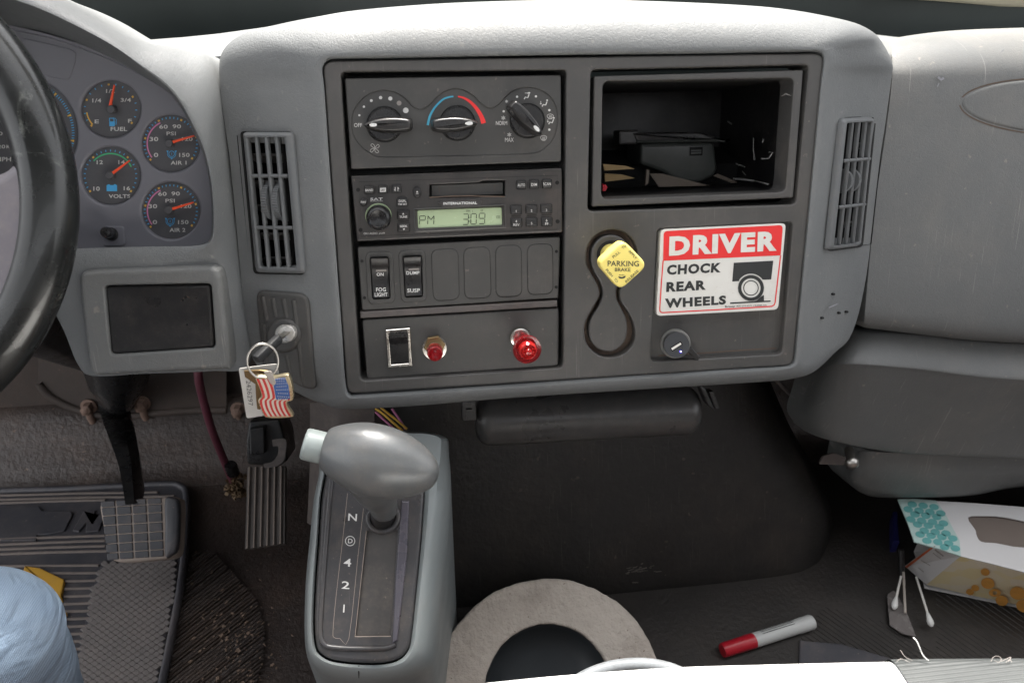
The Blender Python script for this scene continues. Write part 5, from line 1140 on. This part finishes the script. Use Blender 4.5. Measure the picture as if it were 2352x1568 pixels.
# raised emblem fragment and letters
mb = MB()
mb.prism(MF, rr(ZB([(20,490),(235,488),(255,520),(432,520),(440,545),(390,640),(300,660),(225,665),(220,700),(0,702),(0,690),(-60,690),(-40,510)]), 3), .0068, .003, .0012)
mb.prism(MF, rr(ZB([(510,520),(580,515),(560,600),(600,540),(640,540),(600,640),(520,648),(525,590),(480,645),(440,640)]), 2), .0068, .003, .0012); mb.build('raised_emblem', M['mat'], fm)
# diamond heel pad: raised lozenges
hl = [Vector(p) for p in ZB([(640,830),(1075,790),(1060,1000),(1000,1330),(955,1568),(930,1760),(420,1760),(450,1568),(540,1080),(600,880)])]
mb = MB(); mb.prism(MF, [tuple(p) for p in hl], .0052, .003, .001); hp = mb.build('heel_pad', M['mat'], fm)
def inside(x, y, P):
    c = False
    for i in range(len(P)):
        a, b = P[i - 1], P[i]
        if (a.y > y) != (b.y > y) and x < (b.x - a.x) * (y - a.y) / (b.y - a.y) + a.x: c = not c
    return c
mb = MB()
y = 800; row = 0
while y < 1740:
    dx = 52 + (y - 800) * .008
    for i in range(-8, 20):
        x = 640 + i * dx + (dx / 2 if row % 2 else 0) - (y - 800) * .10
        px_ = ZB(x, y)
        if inside(*px_, hl):
            w, h = dx * .455, 16.5; l = [ZB(x - w, y + 1), ZB(x - w * .15, y - h), ZB(x + w * .15, y - h), ZB(x + w, y - 1), ZB(x + w * .15, y + h), ZB(x - w * .15, y + h)]
            mb.prism(MF, l, .0078, .004, .0007, 2)
    y += 19; row += 1
mb.build('diamond_tread', mat('dusty diamond tread', (.19, .172, .166), .5, .25, 25, .2, 600, dust=.5, dcol=(.20, .17, .155), ds=25), hp)
mb = MB(); mb.prism(MF, rr(ZB([(150,850),(245,866),(392,935),(372,1030),(380,1060),(250,1080),(100,1000)]), 3), .0095, .003, .002); mb.prism(MF, rr(ZB([(250,1120),(405,1132),(388,1195),(250,1200)]), 3), .0095, .003, .002)
mb.build('yellow_panel', mat('mustard yellow rubber', (.60, .33, .04), .55, .1, 20, dust=.15), fm)
# ================================================================== gear selector
TF = Frame(at_depth(850, 1290, .70), (1, 0, .02), (-.06, -math.sin(R(42)), math.cos(R(42))))
gs = thing('gear_selector', 'blue grey gear selector tower with N D 4 2 1 gate and bulbous knob', 'gear selector', Vector((TF.O.x, TF.O.y + .02, FLOOR_Z)))
inn = cr(ZC([(262,470),(240,600),(228,800),(210,1050),(203,1250),(212,1370),(240,1420),(310,1455),(450,1470),(580,1468),(660,1445),(705,1400),(725,1330),(750,1100),(775,850),(790,660),(797,520),(790,400),(760,330),(600,290),(400,300),(285,360)]), 4, True)
crest = cr(ZC([(245,460),(222,600),(205,800),(182,1050),(176,1280),(186,1400),(225,1455),(310,1490),(450,1508),(590,1504),(690,1480),(745,1420),(768,1335),(795,1100),(825,850),(845,660),(862,500),(880,330),(868,262),(735,242),(430,250),(268,330)]), 4, True)
outr = cr(ZC([(232,470),(205,600),(185,800),(162,1050),(157,1300),(172,1430),(215,1510),(300,1560),(450,1585),(610,1578),(740,1545),(830,1480),(862,1360),(885,1100),(912,850),(930,650),(935,500),(922,330),(905,262),(750,232),(420,240),(258,330)]), 4, True)
base = [(x, y) for x, y in outr]
mb = MB()
rw = [[TF.hit(*p, -.012) for p in inn], [TF.hit(*p, -.0005) for p in inn], [TF.hit(*lerp(a, b, .4), .0035) for a, b in zip(inn, crest)], [TF.hit(*p, .002) for p in crest], [TF.hit(*lerp(a, b, .55), -.012) for a, b in zip(crest, outr)], [TF.hit(*lerp(a, b, .88), -.03) for a, b in zip(crest, outr)], [TF.hit(*p, -.055) for p in outr]]
last = rw[-1]; rw.append([p + Vector((0, .02, -.10)) for p in last]); rw.append([Vector((p.x, p.y + .03, FLOOR_Z + .002)) for p in last])
mb.bridge(rw); hs_ = mb.build('housing', M['shift_grey'], gs, 50)
mb = MB(); mb.tube([TF.hit(*ZC(x, y), h) for x, y, h in ((445,1474,.0012),(445,1508,.0022),(446,1545,-.012))], .0006, 6); mb.build('seam_line', M['void'], hs_)
mb = MB(); pl_ = [lerp(p, ZC(500, 900), .012) for p in inn]
lane = rr(ZC([(485,760),(652,755),(612,1320),(425,1320)]), 5)
mb.plate(TF, pl_, [lane], .0015, -.012, .004, .001, 4); gp_ = mb.build('gate_plate', M['gate'], gs)
mb = MB(); mb.prism(TF, [lerp(p, ZC(540, 1050), -.05) for p in lane], -.0025, -.012, 0); mb.build('gate_lane', M['gate_lane'], gp_)
mb = MB(); mb.stroke(TF, cr(ZC([(385,560),(360,800),(325,1100),(308,1290),(315,1325),(345,1330),(392,1332),(440,900),(470,640)]), 3), 1.0, .0018); mb.stroke(TF, ZC([(425,1320),(615,1318)]), 2.2, .0018); mb.stroke(TF, ZC([(485,760),(425,1320)]), 1.2, .0018); mb.build('dust_lines', M['pedal_dust'], gp_)
mb = MB(); mb.prism(TF, ZC([(670,600),(712,600),(700,900),(650,1340),(622,1360),(640,1000)]), .004, 0, .0016); mb.build('gate_rail', mat('lilac black rail', (.085, .08, .10), .3, .1, 20, dust=.1), gp_)
rimp = cr(ZC([(300,480),(272,800),(250,1100),(240,1300),(262,1360),(310,1378),(450,1385),(590,1380),(640,1362)]), 4)
mb = MB(); mb.tube([TF.hit(*p, .0016) for p in rimp], .0026, 8); mb.build('plate_ridge', M['gate'], gp_, 60)
mb = MB()
for s, x, y, hp_, wp in (('N', 412, 687, 38, 46), ('4', 385, 927, 42, 40), ('2', 375, 1047, 40, 42), ('1', 366, 1171, 42, None)): mb.text(TF, s, *ZC(x, y), hp_ * ZC.k, wp and wp * ZC.k, ang=-4, h=.0019, bold=.01)
mb.text(TF, 'D', *ZC(400, 813), 24 * ZC.k, 24 * ZC.k, ang=-4, h=.0019, bold=.01); mb.stroke(TF, circ(*ZC(399, 813), 25 * ZC.k, n=28), 1.6, .0019, closed=True)
mb.build('lettering', M['white'], gp_)
mb = MB(); mb.torus(TF, TF.hit(*ZC(574, 690), .002), 80 * TF.px_m(880, 1190) * ZC.k, .0028, 40, 10, ry=72 * TF.px_m(880, 1190) * ZC.k); mb.build('lever_collar', M['gate'], gs, 60)
st0 = TF.hit(*ZC(575, 705), -.008); k0 = at_depth(*ZC(560, 470), .628)
mb = MB(); mb.prism(TF, circ(*ZC(575, 690), 66 * ZC.k, 56 * ZC.k, 30), .0022, .0005, 0); mb.build('lever_well', M['void'], gs)
mb = MB(); dpx = TF.px_m(880, 1190) * ZC.k; mb.tube([st0, lerp(st0, k0, .25), lerp(st0, k0, .5)], [64 * dpx, 64 * dpx, 66 * dpx], 28); mb.build('lever', M['satin_black'], gs, 60)
# knob: flattened egg with a neck, one skin
ka = at_depth(*ZC(262, 320), .605); kb_ = at_depth(*ZC(872, 470), .605); ax = (kb_ - ka); Lk = ax.length; ax.normalize()
pxm = .605 / FP * ZC.k; side = ax.cross(D.N).normalized(); dep = side.cross(ax).normalized()
mb = MB(); rows = []
KPROF = [(0, 104), (.01, 112), (.06, 132), (.15, 160), (.28, 187), (.42, 197), (.55, 193), (.68, 176), (.8, 146), (.89, 112), (.95, 78), (.985, 42), (1, 2)]
KP2 = cr([(a, b) for a, b in KPROF], 3)
for t_, r in KP2:
    rr0 = max(r, 1) * pxm; c = ka + ax * Lk * t_ + side * (.0 if True else 0)
    rows.append([c + side * math.cos(2 * math.pi * k / 40) * rr0 + dep * math.sin(2 * math.pi * k / 40) * rr0 * .86 for k in range(40)])
mb.bridge(rows, cap0=True, cap1=True)
n0 = at_depth(*ZC(520, 440), .625); n1 = at_depth(*ZC(585, 660), .672); mb.tube([n0, lerp(n0, n1, .35), lerp(n0, n1, .7), n1], [170 * pxm, 140 * pxm, 92 * pxm, 74 * pxm], 32)
mb.remesh(.0016, 14); kn = mb.build('knob', M['knob_grey'], gs, 80)
b0 = at_depth(*ZC(285, 328), .607); b1 = at_depth(*ZC(152, 295), .603); bx = (b1 - b0).normalized(); rb_ = 86 * pxm; lb_ = (b1 - b0).length
mb = MB(); mb.lathe(b0, bx, [(rb_, 0), (rb_ * .99, lb_ * .8), (rb_ * .97, lb_ * .93), (rb_ * .88, lb_), (rb_ * .5, lb_ * 1.03), (1e-5, lb_ * 1.04)], 40); mb.build('button', M['button_grey'], kn, 40)
# ================================================================== steering wheel
SC = at_depth(-500, 452, .47); SF = Frame(SC, (1, 0, 0), -(RC @ Vector((-.10, .05, -1))))
rv = SF.hit(112, 452) - SC; SR = rv.length
sw = thing('steering_wheel', 'worn glossy black steering wheel rim with a wide lilac spoke', 'steering wheel', SC)
mb = MB(); mb.torus(SF, SC, SR, 64 * .47 / FP, 120, 20); mb.build('rim', M['wheel'], sw, 80)
sp_l = cr([(-420,430),(-250,418),(-120,412),(-20,398),(20,372),(38,330),(60,300),(88,330),(98,430),(95,560),(75,680),(15,820),(-80,920),(-160,950),(-240,900),(-420,700)], 4, True)
mb = MB(); mb.prism(SF, sp_l, .0135, -.012, .009, 5); mb.build('spoke', M['spoke'], sw, 50)
mb = MB(); mb.lathe(SC - SF.N * .03, SF.N, [(.075, 0), (.085, .01), (.08, .035), (.06, .045), (1e-5, .047)], 40); mb.build('hub', M['spoke'], sw, 40)
scl = thing('steering_column', 'dark column shroud under the gauge hood behind the wheel rim', 'steering column', FW.hit(230, 880, .05))
mb = MB(); cp0 = D.hit(60, 700, .02); cp1 = FW.hit(205, 800, .03)
mb.tube([SC - SF.N * .05, lerp(SC, cp1, .45), cp1 + Vector((0, .02, -.02))], [.05, .045, .036], 28); mb.build('shroud', M['satin_black'], scl, 60)
mb = MB(); bo = [[FW.hit(x, y, h) for x, y in ((165,845),(220,835),(300,835),(345,845))] for h in (.10,)]
btop = cr([(185,838,.09),(215,830,.15),(300,828,.15),(352,840,.09)], 4); bmid = cr([(205,895,.07),(235,905,.13),(300,900,.13),(335,888,.07)], 4); bbot = cr([(236,938,.05),(258,950,.09),(290,948,.09),(308,928,.05)], 4)
mb.bridge([[FW.hit(*p) for p in l] for l in (btop, bmid, bbot)], closed=False); mb.bridge([[FW.hit(*p) for p in bbot], [FW.hit(p[0], p[1], 0) for p in bbot]], closed=False); mb.build('boot', M['black'], scl, 60)
mb = MB(); mb.flat(FW, ZP([(560,245),(600,240),(625,225),(630,250),(600,275),(560,298)]), .075); mb.build('torn_flap', M['strip'], scl)
# ================================================================== person's knee
pn = thing('person', 'seated person of whom only a knee in light blue jeans shows', 'person', Vector((at_depth(-60, 1480, .5).x, at_depth(-60, 1480, .5).y, FLOOR_Z)))
kn_ = at_depth(-40, 1466, .56); th = kn_ + Vector((-.40, -.20, -.05)); sh = Vector((kn_.x - .10, kn_.y + .12, FLOOR_Z + .09))
mb = MB(); mb.tube(cr([th, lerp(th, kn_, .55), lerp(th, kn_, .88), kn_, lerp(kn_, sh, .1), lerp(kn_, sh, .3), lerp(kn_, sh, .65), sh], 3), [.074] * 3 + [.068] * 3 + [.060] * 3 + [.052] * 3 + [.050] * 3 + [.054] * 3 + [.052] * 3 + [.048], 28)
r_px = 128 * .56 / FP
mb.lathe(kn_, (0, 0, 1), [(max(1e-5, .0535 * math.cos(a)), .0535 * math.sin(a)) for a in [math.pi * (k / 12 - .5) for k in range(13)]], 24)
mb.remesh(.004, 12); mb.build('jeans_leg', M['jeans'], pn, 80)
# ================================================================== round cast ring, pail
RF = Frame(at_depth(1265, 1600, .86), (1, 0, .0), (0, -math.sin(R(36)), math.cos(R(36))))
random.seed(5); wob = [1 + .003 * math.sin(i * .31) + .002 * math.sin(i * .87 + 1) + random.gauss(0, .0012) for i in range(200)]
oc = [(1263 + (x - 1263) * wob[i], 1600 + (y - 1600) * wob[i]) for i, (x, y) in enumerate(circ(1260, 1600, 264, 272, 200))]
icl = [(1262 + (x - 1262) * wob[-i], 1596 + (y - 1596) * wob[-i]) for i, (x, y) in enumerate(circ(1260, 1592, 147, 160, 200))]
cr_ = thing('cast_ring', 'thick pitted grey cast ring with a dark lining, right of the gear selector', 'cast ring', RF.hit(1265, 1700, -.08))
mb = MB(); mb.plate(RF, oc, [icl], 0, -.09, .003, .003); mb.build('body', M['concrete'], cr_)
mb = MB(); l = [RF.uv(p[0], p[1], -.002) for p in circ(1260, 1592, 146, 159, 64)]; cxx = sum(l, Vector((0, 0))) / len(l)
mb.bridge([[RF.at(*p, -.006) for p in l], [RF.at(*(cxx + (p - cxx) * .95), -.03) for p in l], [RF.at(*(cxx + (p - cxx) * .6), -.045) for p in l]], cap1=True); mb.build('lining', M['pit'], cr_, 60)
QF = Frame(at_depth(1450, 1620, .72), (1, 0, .0), (0, -math.sin(R(30)), math.cos(R(30))))
pa = thing('metal_pail', 'speckled pale metal pail rim just showing behind the white seat edge', 'pail', at_depth(1450, 1620, .72) - Vector((0, 0, .12)))
rx = (QF.hit(1620, 1620) - QF.O).length; ry = (QF.hit(1450, 1524) - QF.O).length
mb = MB(); mb.torus(QF, QF.O, rx, .0055, 72, 12, ry=ry); mb.build('rim', M['galv'], pa, 60)
mb = MB(); rows = []
for h, k in ((0, .985), (-.06, .96), (-.12, .93)): rows.append([QF.O + QF.U * rx * k * math.cos(2 * math.pi * i / 64) + QF.V * ry * k * math.sin(2 * math.pi * i / 64) + QF.N * h for i in range(64)])
mb.bridge(rows, cap1=True); mb.build('wall', M['gate'], pa, 60)
# ================================================================== passenger seat edge
SZ = CAM.z - .44; SL = level(SZ)
se = thing('bench_seat', 'white vinyl bench in bright sun along the bottom right', 'bench', SL.hit(1900, 1560) - Vector((0, 0, .12)))
edge = cr([(700,1626),(1100,1584),(1300,1564),(1550,1546),(1800,1538),(2060,1532),(2352,1530),(2800,1531)], 6)
rows = []
ep = [SL.hit(x, y) for x, y in edge]
rows.append([p + Vector((0, -.02, -.14)) for p in ep]); rows.append([p + Vector((0, .008, -.03)) for p in ep]); 
for k in range(5): a = math.pi / 2 * k / 4; rows.append([p + Vector((0, .010 - .012 * (1 - math.cos(a)), -.012 + .012 * math.sin(a))) for p in ep])
rows.append([p + Vector((0, -.30, .01)) for p in ep]); rows.append([p + Vector((0, -.5, .012)) for p in ep])
mb = MB(); mb.bridge(rows, closed=False); mb.build('cushion', M['seat'], se, 50)
TT = level(SZ + .002); random.seed(3)
te = [(2062, 1514 + random.uniform(-1, 1))] + [(2062 + i * 12, 1512 + i * .1 + random.uniform(-1.6, 1.6)) for i in range(1, 60)]
random.seed(8); kx = [k for k, (x, y) in enumerate(edge) if x >= 2055]; trow = []
for r_ in rows[1:]:
    ps = [r_[k] for k in kx]; ps2 = cr(ps, 6); trow.append([p + Vector((0, .0008, .0016)) for p in ps2])
trow[0] = [p + Vector((0, 0, random.uniform(-.004, .004))) for p in trow[0]]
mb = MB(); mb.bridge(trow, closed=False); mb.bridge([trow[0], [p + Vector((0, -.002, .0)) for p in trow[0]]], closed=False); mb.build('tape_patch', M['tape'], se)
thr = thing('loose_threads', 'frayed white threads curling up from the tape edge on the seat', 'threads', SL.hit(2130, 1520))
mb = MB(); mb.tube(cr([SL.hit(x, y, h) for x, y, h in ((2132,1516,.003),(2120,1504,.006),(2113,1488,.010),(2106,1472,.014),(2098,1463,.016))], 5), .0004, 6); mb.build('thread', M['white'], thr, 60)
for pts in ([(2060,1518),(2070,1512),(2090,1520)], [(2068,1492),(2080,1508),(2096,1516)], [(2276,1518),(2282,1508),(2292,1506),(2300,1512),(2294,1520),(2284,1516)], [(2300,1518),(2312,1512),(2322,1508),(2316,1518)], [(2310,1520),(2320,1514),(2324,1520)]): mb = MB(); mb.tube(cr([SL.hit(x, y, .004) for x, y in pts], 5), .00014, 5); mb.build('fibre', M['dimprint'], thr, 60)

# ================================================================== things on the passenger floor
def onfl(x, y, h=0): return FL.hit(x, y, h)
mk = thing('marker_pen', 'pale grey marker pen with a red cap lying on the floor', 'marker pen', onfl(1760, 1462))
A = FL.hit(1659, 1493, .0178); B = FL.hit(1866, 1427, .0178); ax = (B - A).normalized(); Lm = (B - A).length; pm = .0095
mb = MB(); mb.lathe(A, ax, [(pm * .86, 0), (pm * .95, .002), (pm, Lm * .34)], 24); mb.build('cap', M['marker_cap'], mk, 30)
mb = MB(); mb.lathe(A, ax, [(pm * .98, Lm * .34), (pm * .98, Lm * .82), (pm * 1.03, Lm * .83), (pm * 1.03, Lm * .985), (pm * .9, Lm)], 24); bd = mb.build('barrel', M['marker_body'], mk, 30)
mb = MB(); 
for a0 in (.9, 1.25, 1.6): 
    n1 = ax.cross(Vector((0, 0, 1))).normalized(); u = n1 * math.cos(a0) * -1 + Vector((0, 0, 1)) * math.sin(a0); mb.tube([A + ax * Lm * .42 + u * pm * .98, A + ax * Lm * .78 + u * pm * .98], .0004, 5)
mb.build('fine_print', M['ink'], bd)
# tissue carton
BXZ = FLOOR_Z + .115; BT = level(BXZ); BL = level(FLOOR_Z + .02)
tb = thing('tissue_box', 'crumpled white tissue carton with teal flap and yellow orange side on the floor', 'tissue box', onfl(2280, 1390))
P = lambda x, y: BT.hit(x, y); Q_ = lambda x, y: BL.hit(x, y)
mb = MB(); tl = [(2150,1150),(2240,1155),(2352,1164),(2600,1185),(2600,1350),(2352,1313),(2280,1294),(2206,1276),(2175,1215)]
ow = cr(ZE([(1645,318),(1760,305),(1900,312),(2068,345),(2300,400),(2400,520),(2068,545),(1860,512),(1745,500),(1710,450),(1700,410)]), 3, True)
mb.plate(BT, tl, [ow], 0, -.0012, 0); mb.build('top_panel', M['paper'], tb)
mb = MB(); mb.prism(BT, [lerp(p, ZE(1950, 430), -.03) for p in ow], -.004, -.005, 0); mb.build('window_film', M['paper_in'], tb)
mb = MB(); fr_ = [(2062,1146),(2100,1145),(2150,1149),(2172,1180),(2190,1215),(2204,1240),(2207,1276),(2160,1260),(2100,1243),(2085,1200)]
mb.prism(BT, fr_, .001, -.0008, 0); flp = mb.build('flap', M['teal'], tb)
mb = MB()
for j in range(14):
    for i in range(14):
        x = 2030 + i * 25 + (12.5 if j % 2 else 0) + j * 3; y = 1140 + j * 11.5 + i * 3
        if all(inside(x + a, y + b_, [Vector(p) for p in fr_]) for a, b_ in ((-9, 0), (9, 0), (0, -5), (0, 5))): mb.face([BT.hit(*p, .0014) for p in circ(x, y, 11.3, 7.2, 12, rot=-12)])
mb.build('hexagon_print', M['teal_print'], flp)
mb = MB(); sd_t = [(2206,1276),(2280,1294),(2352,1313),(2600,1380)]; sd_b = [(2128,1342),(2230,1366),(2352,1391),(2600,1440)]
st_ = [P(*p) for p in sd_t]; sb_ = [Q_(*p) for p in sd_b]; mb.bridge([st_, [lerp(a, b, .5) + Vector((0, -.002, 0)) for a, b in zip(st_, sb_)] if False else [a.lerp(b, .5) for a, b in zip(st_, sb_)], sb_], closed=False)
sdp = mb.build('side_panel', M['pale_yellow'], tb)
bk = [P(2150, 1150), P(2352, 1164), P(2600, 1185)]; lowz = FLOOR_Z + .012
mb = MB(); mb.bridge([bk, [Vector((p.x, p.y, lowz)) for p in bk]], closed=False); mb.face([Vector((p.x, p.y, lowz)) for p in (sb_[0], P(2150, 1150), P(2600, 1185), sb_[3])]); mb.build('back_panel', M['paper'], tb)
def sidept(x, y):
    SFr = Frame(st_[0], st_[2] - st_[0], (st_[2] - st_[0]).cross(sb_[1] - st_[1])); 
    if SFr.N.dot(CAM - st_[0]) < 0: SFr = Frame(st_[0], st_[2] - st_[0], -SFr.N)
    return SFr.hit(x, y, .0012)
class SPF: hit = staticmethod(lambda x, y, h=0: sidept(x, y))
mb = MB()
for x, y, r in ((1775,730,34),(1795,815,52),(2020,890,60),(1700,850,30),(1900,945,48),(2068,985,60),(1660,880,30)): mb.face([sidept(*p) for p in circ(*ZE(x, y), r * ZE.k, r * ZE.k * .8, 16, rot=-15)])
mb.ring(SPF, circ(*ZE(1848,886), 46 * ZE.k, 30 * ZE.k, 20), circ(*ZE(1848,886), 17 * ZE.k, 14 * ZE.k, 20), 0)
mb.build('orange_spots', mat('orange spot print', (.74, .36, .08), .6, .3, 60), sdp)
mb = MB(); ef = [P(2145, 1254), P(2206, 1277), Q_(2128, 1342), BL.hit(2079, 1300)]; ef = [ef[3], ef[0], ef[1], ef[2]]; mb.face(ef); mb.face([p + Vector((.001, .002, -.001)) for p in ef]); e0 = mb.build('end_flap', M['paper'], tb)
EFf = Frame(ef[0], ef[1] - ef[0], (ef[1] - ef[0]).cross(ef[3] - ef[0])); EFf = EFf if EFf.N.dot(CAM - ef[0]) > 0 else Frame(ef[0], ef[1] - ef[0], -EFf.N)
mb = MB(); mb.flat(EFf, ZE([(1170,688),(1380,532),(1400,535),(1185,700)]), .0008); mb.build('orange_edge', mat('orange edge print', (.52, .13, .05), .6), e0)
mb = MB(); mb.stroke(EFf, ZE([(1290,640),(1360,680)]), 1.4, .0008); mb.stroke(EFf, ZE([(1268,695),(1312,730)]), 1.4, .0008); mb.stroke(EFf, ZE([(1380,585),(1440,630)]), 1.6, .0008); mb.stroke(EFf, ZE([(1395,560),(1460,610)]), 3, .0008); mb.build('small_print', M['dimprint'], e0)
# cotton swabs, straw, scrap
def swab(x0, y0, x1, y1, lb, h0=.035, h1=.021):
    t = thing('cotton_swab', lb, 'cotton swab', onfl(x1, y1), 'cotton swabs on the floor'); a = onfl(x0, y0, h0); b = onfl(x1, y1, h1); d = (b - a).normalized(); Ls = (b - a).length
    mb = MB(); mb.tube([a, b], .0016, 8); mb.build('stick', M['card'], t, 60)
    mb = MB(); mb.lathe(b - d * .018, d, [(.0017, 0), (.003, .005), (.0042, .011), (.0040, .015), (.002, .0185), (1e-5, .019)], 14); mb.build('bud', M['white'], t, 60)
swab(*ZE(1255, 765), *ZE(1370, 1135), 'cotton swab standing apart under the tissue carton, right of the scrap'); swab(*ZE(1140, 760), *ZE(1085, 1005), 'cotton swab lying across the clear plastic scrap')
mb = MB(); mb.tube([onfl(*ZE(1158, 730), .035), onfl(*ZE(1172, 1040), .021)], .0018, 8); tag(mb.build('clear_straw', M['film'], None, 60), 'thin cloudy straw between the two cotton swabs', 'straw')
mb = MB(); mb.prism(FL, rr(ZE([(1035,900),(1080,865),(1110,890),(1190,1050),(1255,1215),(1150,1190),(1055,1125)]), 3), .0155, .0135, .0004); tag(mb.build('plastic_scrap', mat('grey clear plastic scrap', (.17, .155, .15), .25, .3, 40, .6, 60, dist=.003)), 'crumpled grey plastic scrap on the floor under the cotton swabs', 'plastic scrap')
mb = MB(); mb.prism(FL, ZE([(1082,270),(1115,270),(1130,500),(1085,500)]), .03, .0, .002); tag(mb.build('blue_strip', mat('dark blue plastic', (.02, .022, .12), .5)), 'dark blue plastic strip on the floor left of the tissue carton', 'plastic strip')
mb = MB(); mb.tube([onfl(*ZE(1140, 560), .06), onfl(*ZE(1145, 740), .03)], .004, 10); tag(mb.build('black_rod', M['satin_black'], None, 60), 'short black rod beside the tissue carton', 'rod')
mb = MB(); mb.prism(FL, ZE([(375,1240),(700,1270),(1110,1390),(1110,1480),(370,1480)]), .0125, .008, .002); tag(mb.build('side_mat', M['mat']), 'plain dark mat corner beside the white seat edge', 'mat')
# bolt under glove box
c = D.hit(1955, 1056, -.15); bt = thing('bolt', 'shiny round headed bolt under the glove box corner', 'bolt', c)
mb = MB(); d = Vector((-.3, -.9, -.1)).normalized(); mb.lathe(c + d * .012, -d, [(1e-5, 0), (.005, .001), (.008, .004), (.0085, .008), (.006, .009), (.006, .03)], 24); mb.build('head', M['steel'], bt, 40)
mb = MB(); mb.prism(Frame(D.at(0, 0, -.19), D.U, D.N), rr([(1890,1048),(1915,1040),(1945,1050),(1940,1068),(1882,1066)], 3), 0, -.003, .0005); mb.build('tab', M['tunnel'], bt)
mb = MB(); mb.tube(cr([D.hit(x, y, -.24) for x, y in ((1780,868),(1795,885),(1815,905),(1835,920))], 4), .003, 8); tag(mb.build('cable', M['strip'], None, 60), 'thin grey cable in the dark gap left of the glove box', 'cable')
# crumbs of grit on the driver's floor
mb = MB(); random.seed(21)
for k in range(420):
    x, y = ZB(random.gauss(1440, 130), random.gauss(1330, 170)); 
    if not (430 < x < 700 and 1150 < y < 1640): continue
    s = random.choice([.0003, .0003, .0004, .0005, .0005, .0007, .0014]) * random.uniform(.7, 1.3); p = FL.hit(x, y, .006); mb.box(p, Vector((s, s * random.uniform(-1, 1), 0)), Vector((-s * random.uniform(-1, 1), s, 0)), Vector((0, 0, s * .7)))
g_ = mb.build('grit', mat('pale grit', (.22, .155, .115), .8, .5, 300)); tag(g_, 'pale grit and crumbs scattered on the ribbed floor', 'grit'); g_['kind'] = 'stuff'
# ================================================================== windscreen band
WS = Frame((0, .42, 0), (1, 0, 0), (0, -1, 0)); zt = CAM.z + .06
mb = MB(); random.seed(2); rows = []
for j, z in enumerate([.5, .62, .70, .76, .82, .88, zt]):
    rows.append([Vector((x, .42 + .10 * (j / 6) * 0 + .012 * math.sin(x * 9 + j * .8) + .008 * math.sin(x * 23 - j) - .00 + abs(x) * -.10, z)) for x in [-2 + .2 * i for i in range(21)]])
mb.grid(rows, 4, skirt=(0, .004, 0)); tag(mb.build('windscreen_shade', M['cloth_dark'], None, 80), 'dark creased shade hanging behind the whole dashboard', 'windscreen shade')
VF = Frame((0, .36, 0), (1, 0, 0), (0, -1, 0)); mb = MB()
lo = [VF.hit(x, y) for x, y in cr([(1990,-12),(2080,-2),(2200,7),(2352,21),(2600,45),(2900,80)], 5)]
mb.bridge([lo, [p + Vector((0, -.01, .012)) for p in lo], [p + Vector((0, -.02, .06)) for p in lo], [p + Vector((0, .0, .06)) for p in lo], [p + Vector((0, .01, .0)) for p in lo]]  if False else [lo, [p + Vector((0, -.006, .004)) for p in lo], [p + Vector((0, -.012, .05)) for p in lo], [p + Vector((0, .01, .05)) for p in lo], [p + Vector((0, .008, .002)) for p in lo], lo], closed=False)
tag(mb.build('sun_shade', M['cream'], None, 60), 'cream woven sun shade edge at the top right corner', 'sun shade')

# ================================================================== unseen roof panel added to keep the sun off all but the dash top
RX = ((-1.5, .35), (-.9, .35), (-.32, .35), (-.20, .30), (.05, .295), (.31, .30), (.42, .42), (.9, .42), (1.5, .42))
mb = MB(); mb.grid([[Vector((x, f + o, z)) for x, f in RX] for o, z in ((0, 1.50), (-.05, 1.53), (-.13, 1.55))] + [[Vector((x, .115, 1.56)) for x, f in RX]], 4, skirt=(0, 0, .03))
tag(mb.build('roof_occluder', M['cream'], None, 60), 'pale sun blocking panel added out of view above the windscreen', 'light blocker')

# passenger footwell floor covering, black and ribbed
rib_mb.prism(level(FLOOR_Z + .008), [(1000,1370),(1500,1320),(1780,1240),(1860,1060),(2700,1060),(2800,1800),(1000,1800)], 0, -.006, .001)
tag(rib_mb.build('passenger_floor_covering', M['pass_mat']), 'dirty black rubber covering on the passenger side floor', 'floor covering')
# unseen dark panels added to shade the footwell from the right and from behind
mb = MB(); mb.box((1.05, -.35, .28), (.03, 0, 0), (0, .9, 0), (0, 0, .28), .01); tag(mb.build('side_occluder', M['dash_plain']), 'grey panel added out of view to shade the footwell from the right', 'door panel')
mb = MB(); mb.grid([[Vector((x, y, z)) for x in (-1.3, -.6, .1, .7, 1.3)] for y, z in ((-.62, 1.6), (-.9, 1.6), (-1.2, 1.58), (-1.36, 1.5))], 3, skirt=(0, 0, .03)); tag(mb.build('rear_roof_occluder', M['tunnel']), 'grey overhead panel added out of view for darker reflections', 'light blocker')  # added overhead out of view to darken reflections and light from behind
mb = MB(); mb.box((.1, -1.35, .55), (1.2, 0, 0), (0, .03, 0), (0, 0, .58), .01); tag(mb.build('rear_occluder', M['tunnel']), 'brown grey panel added out of view to shade the cab from behind', 'rear wall')  # unseen occluder added to cut low light from the back

mb = MB(); mb.box((.80, top.y + .002, .28), (.64, 0, 0), (0, .012, 0), (0, 0, .28)); tag(mb.build('footwell_shade_sheet', M['pass_mat']), 'black sheet standing in for the shade behind the glove box', 'liner')  # dark sheet before the bulkhead imitates deep shade
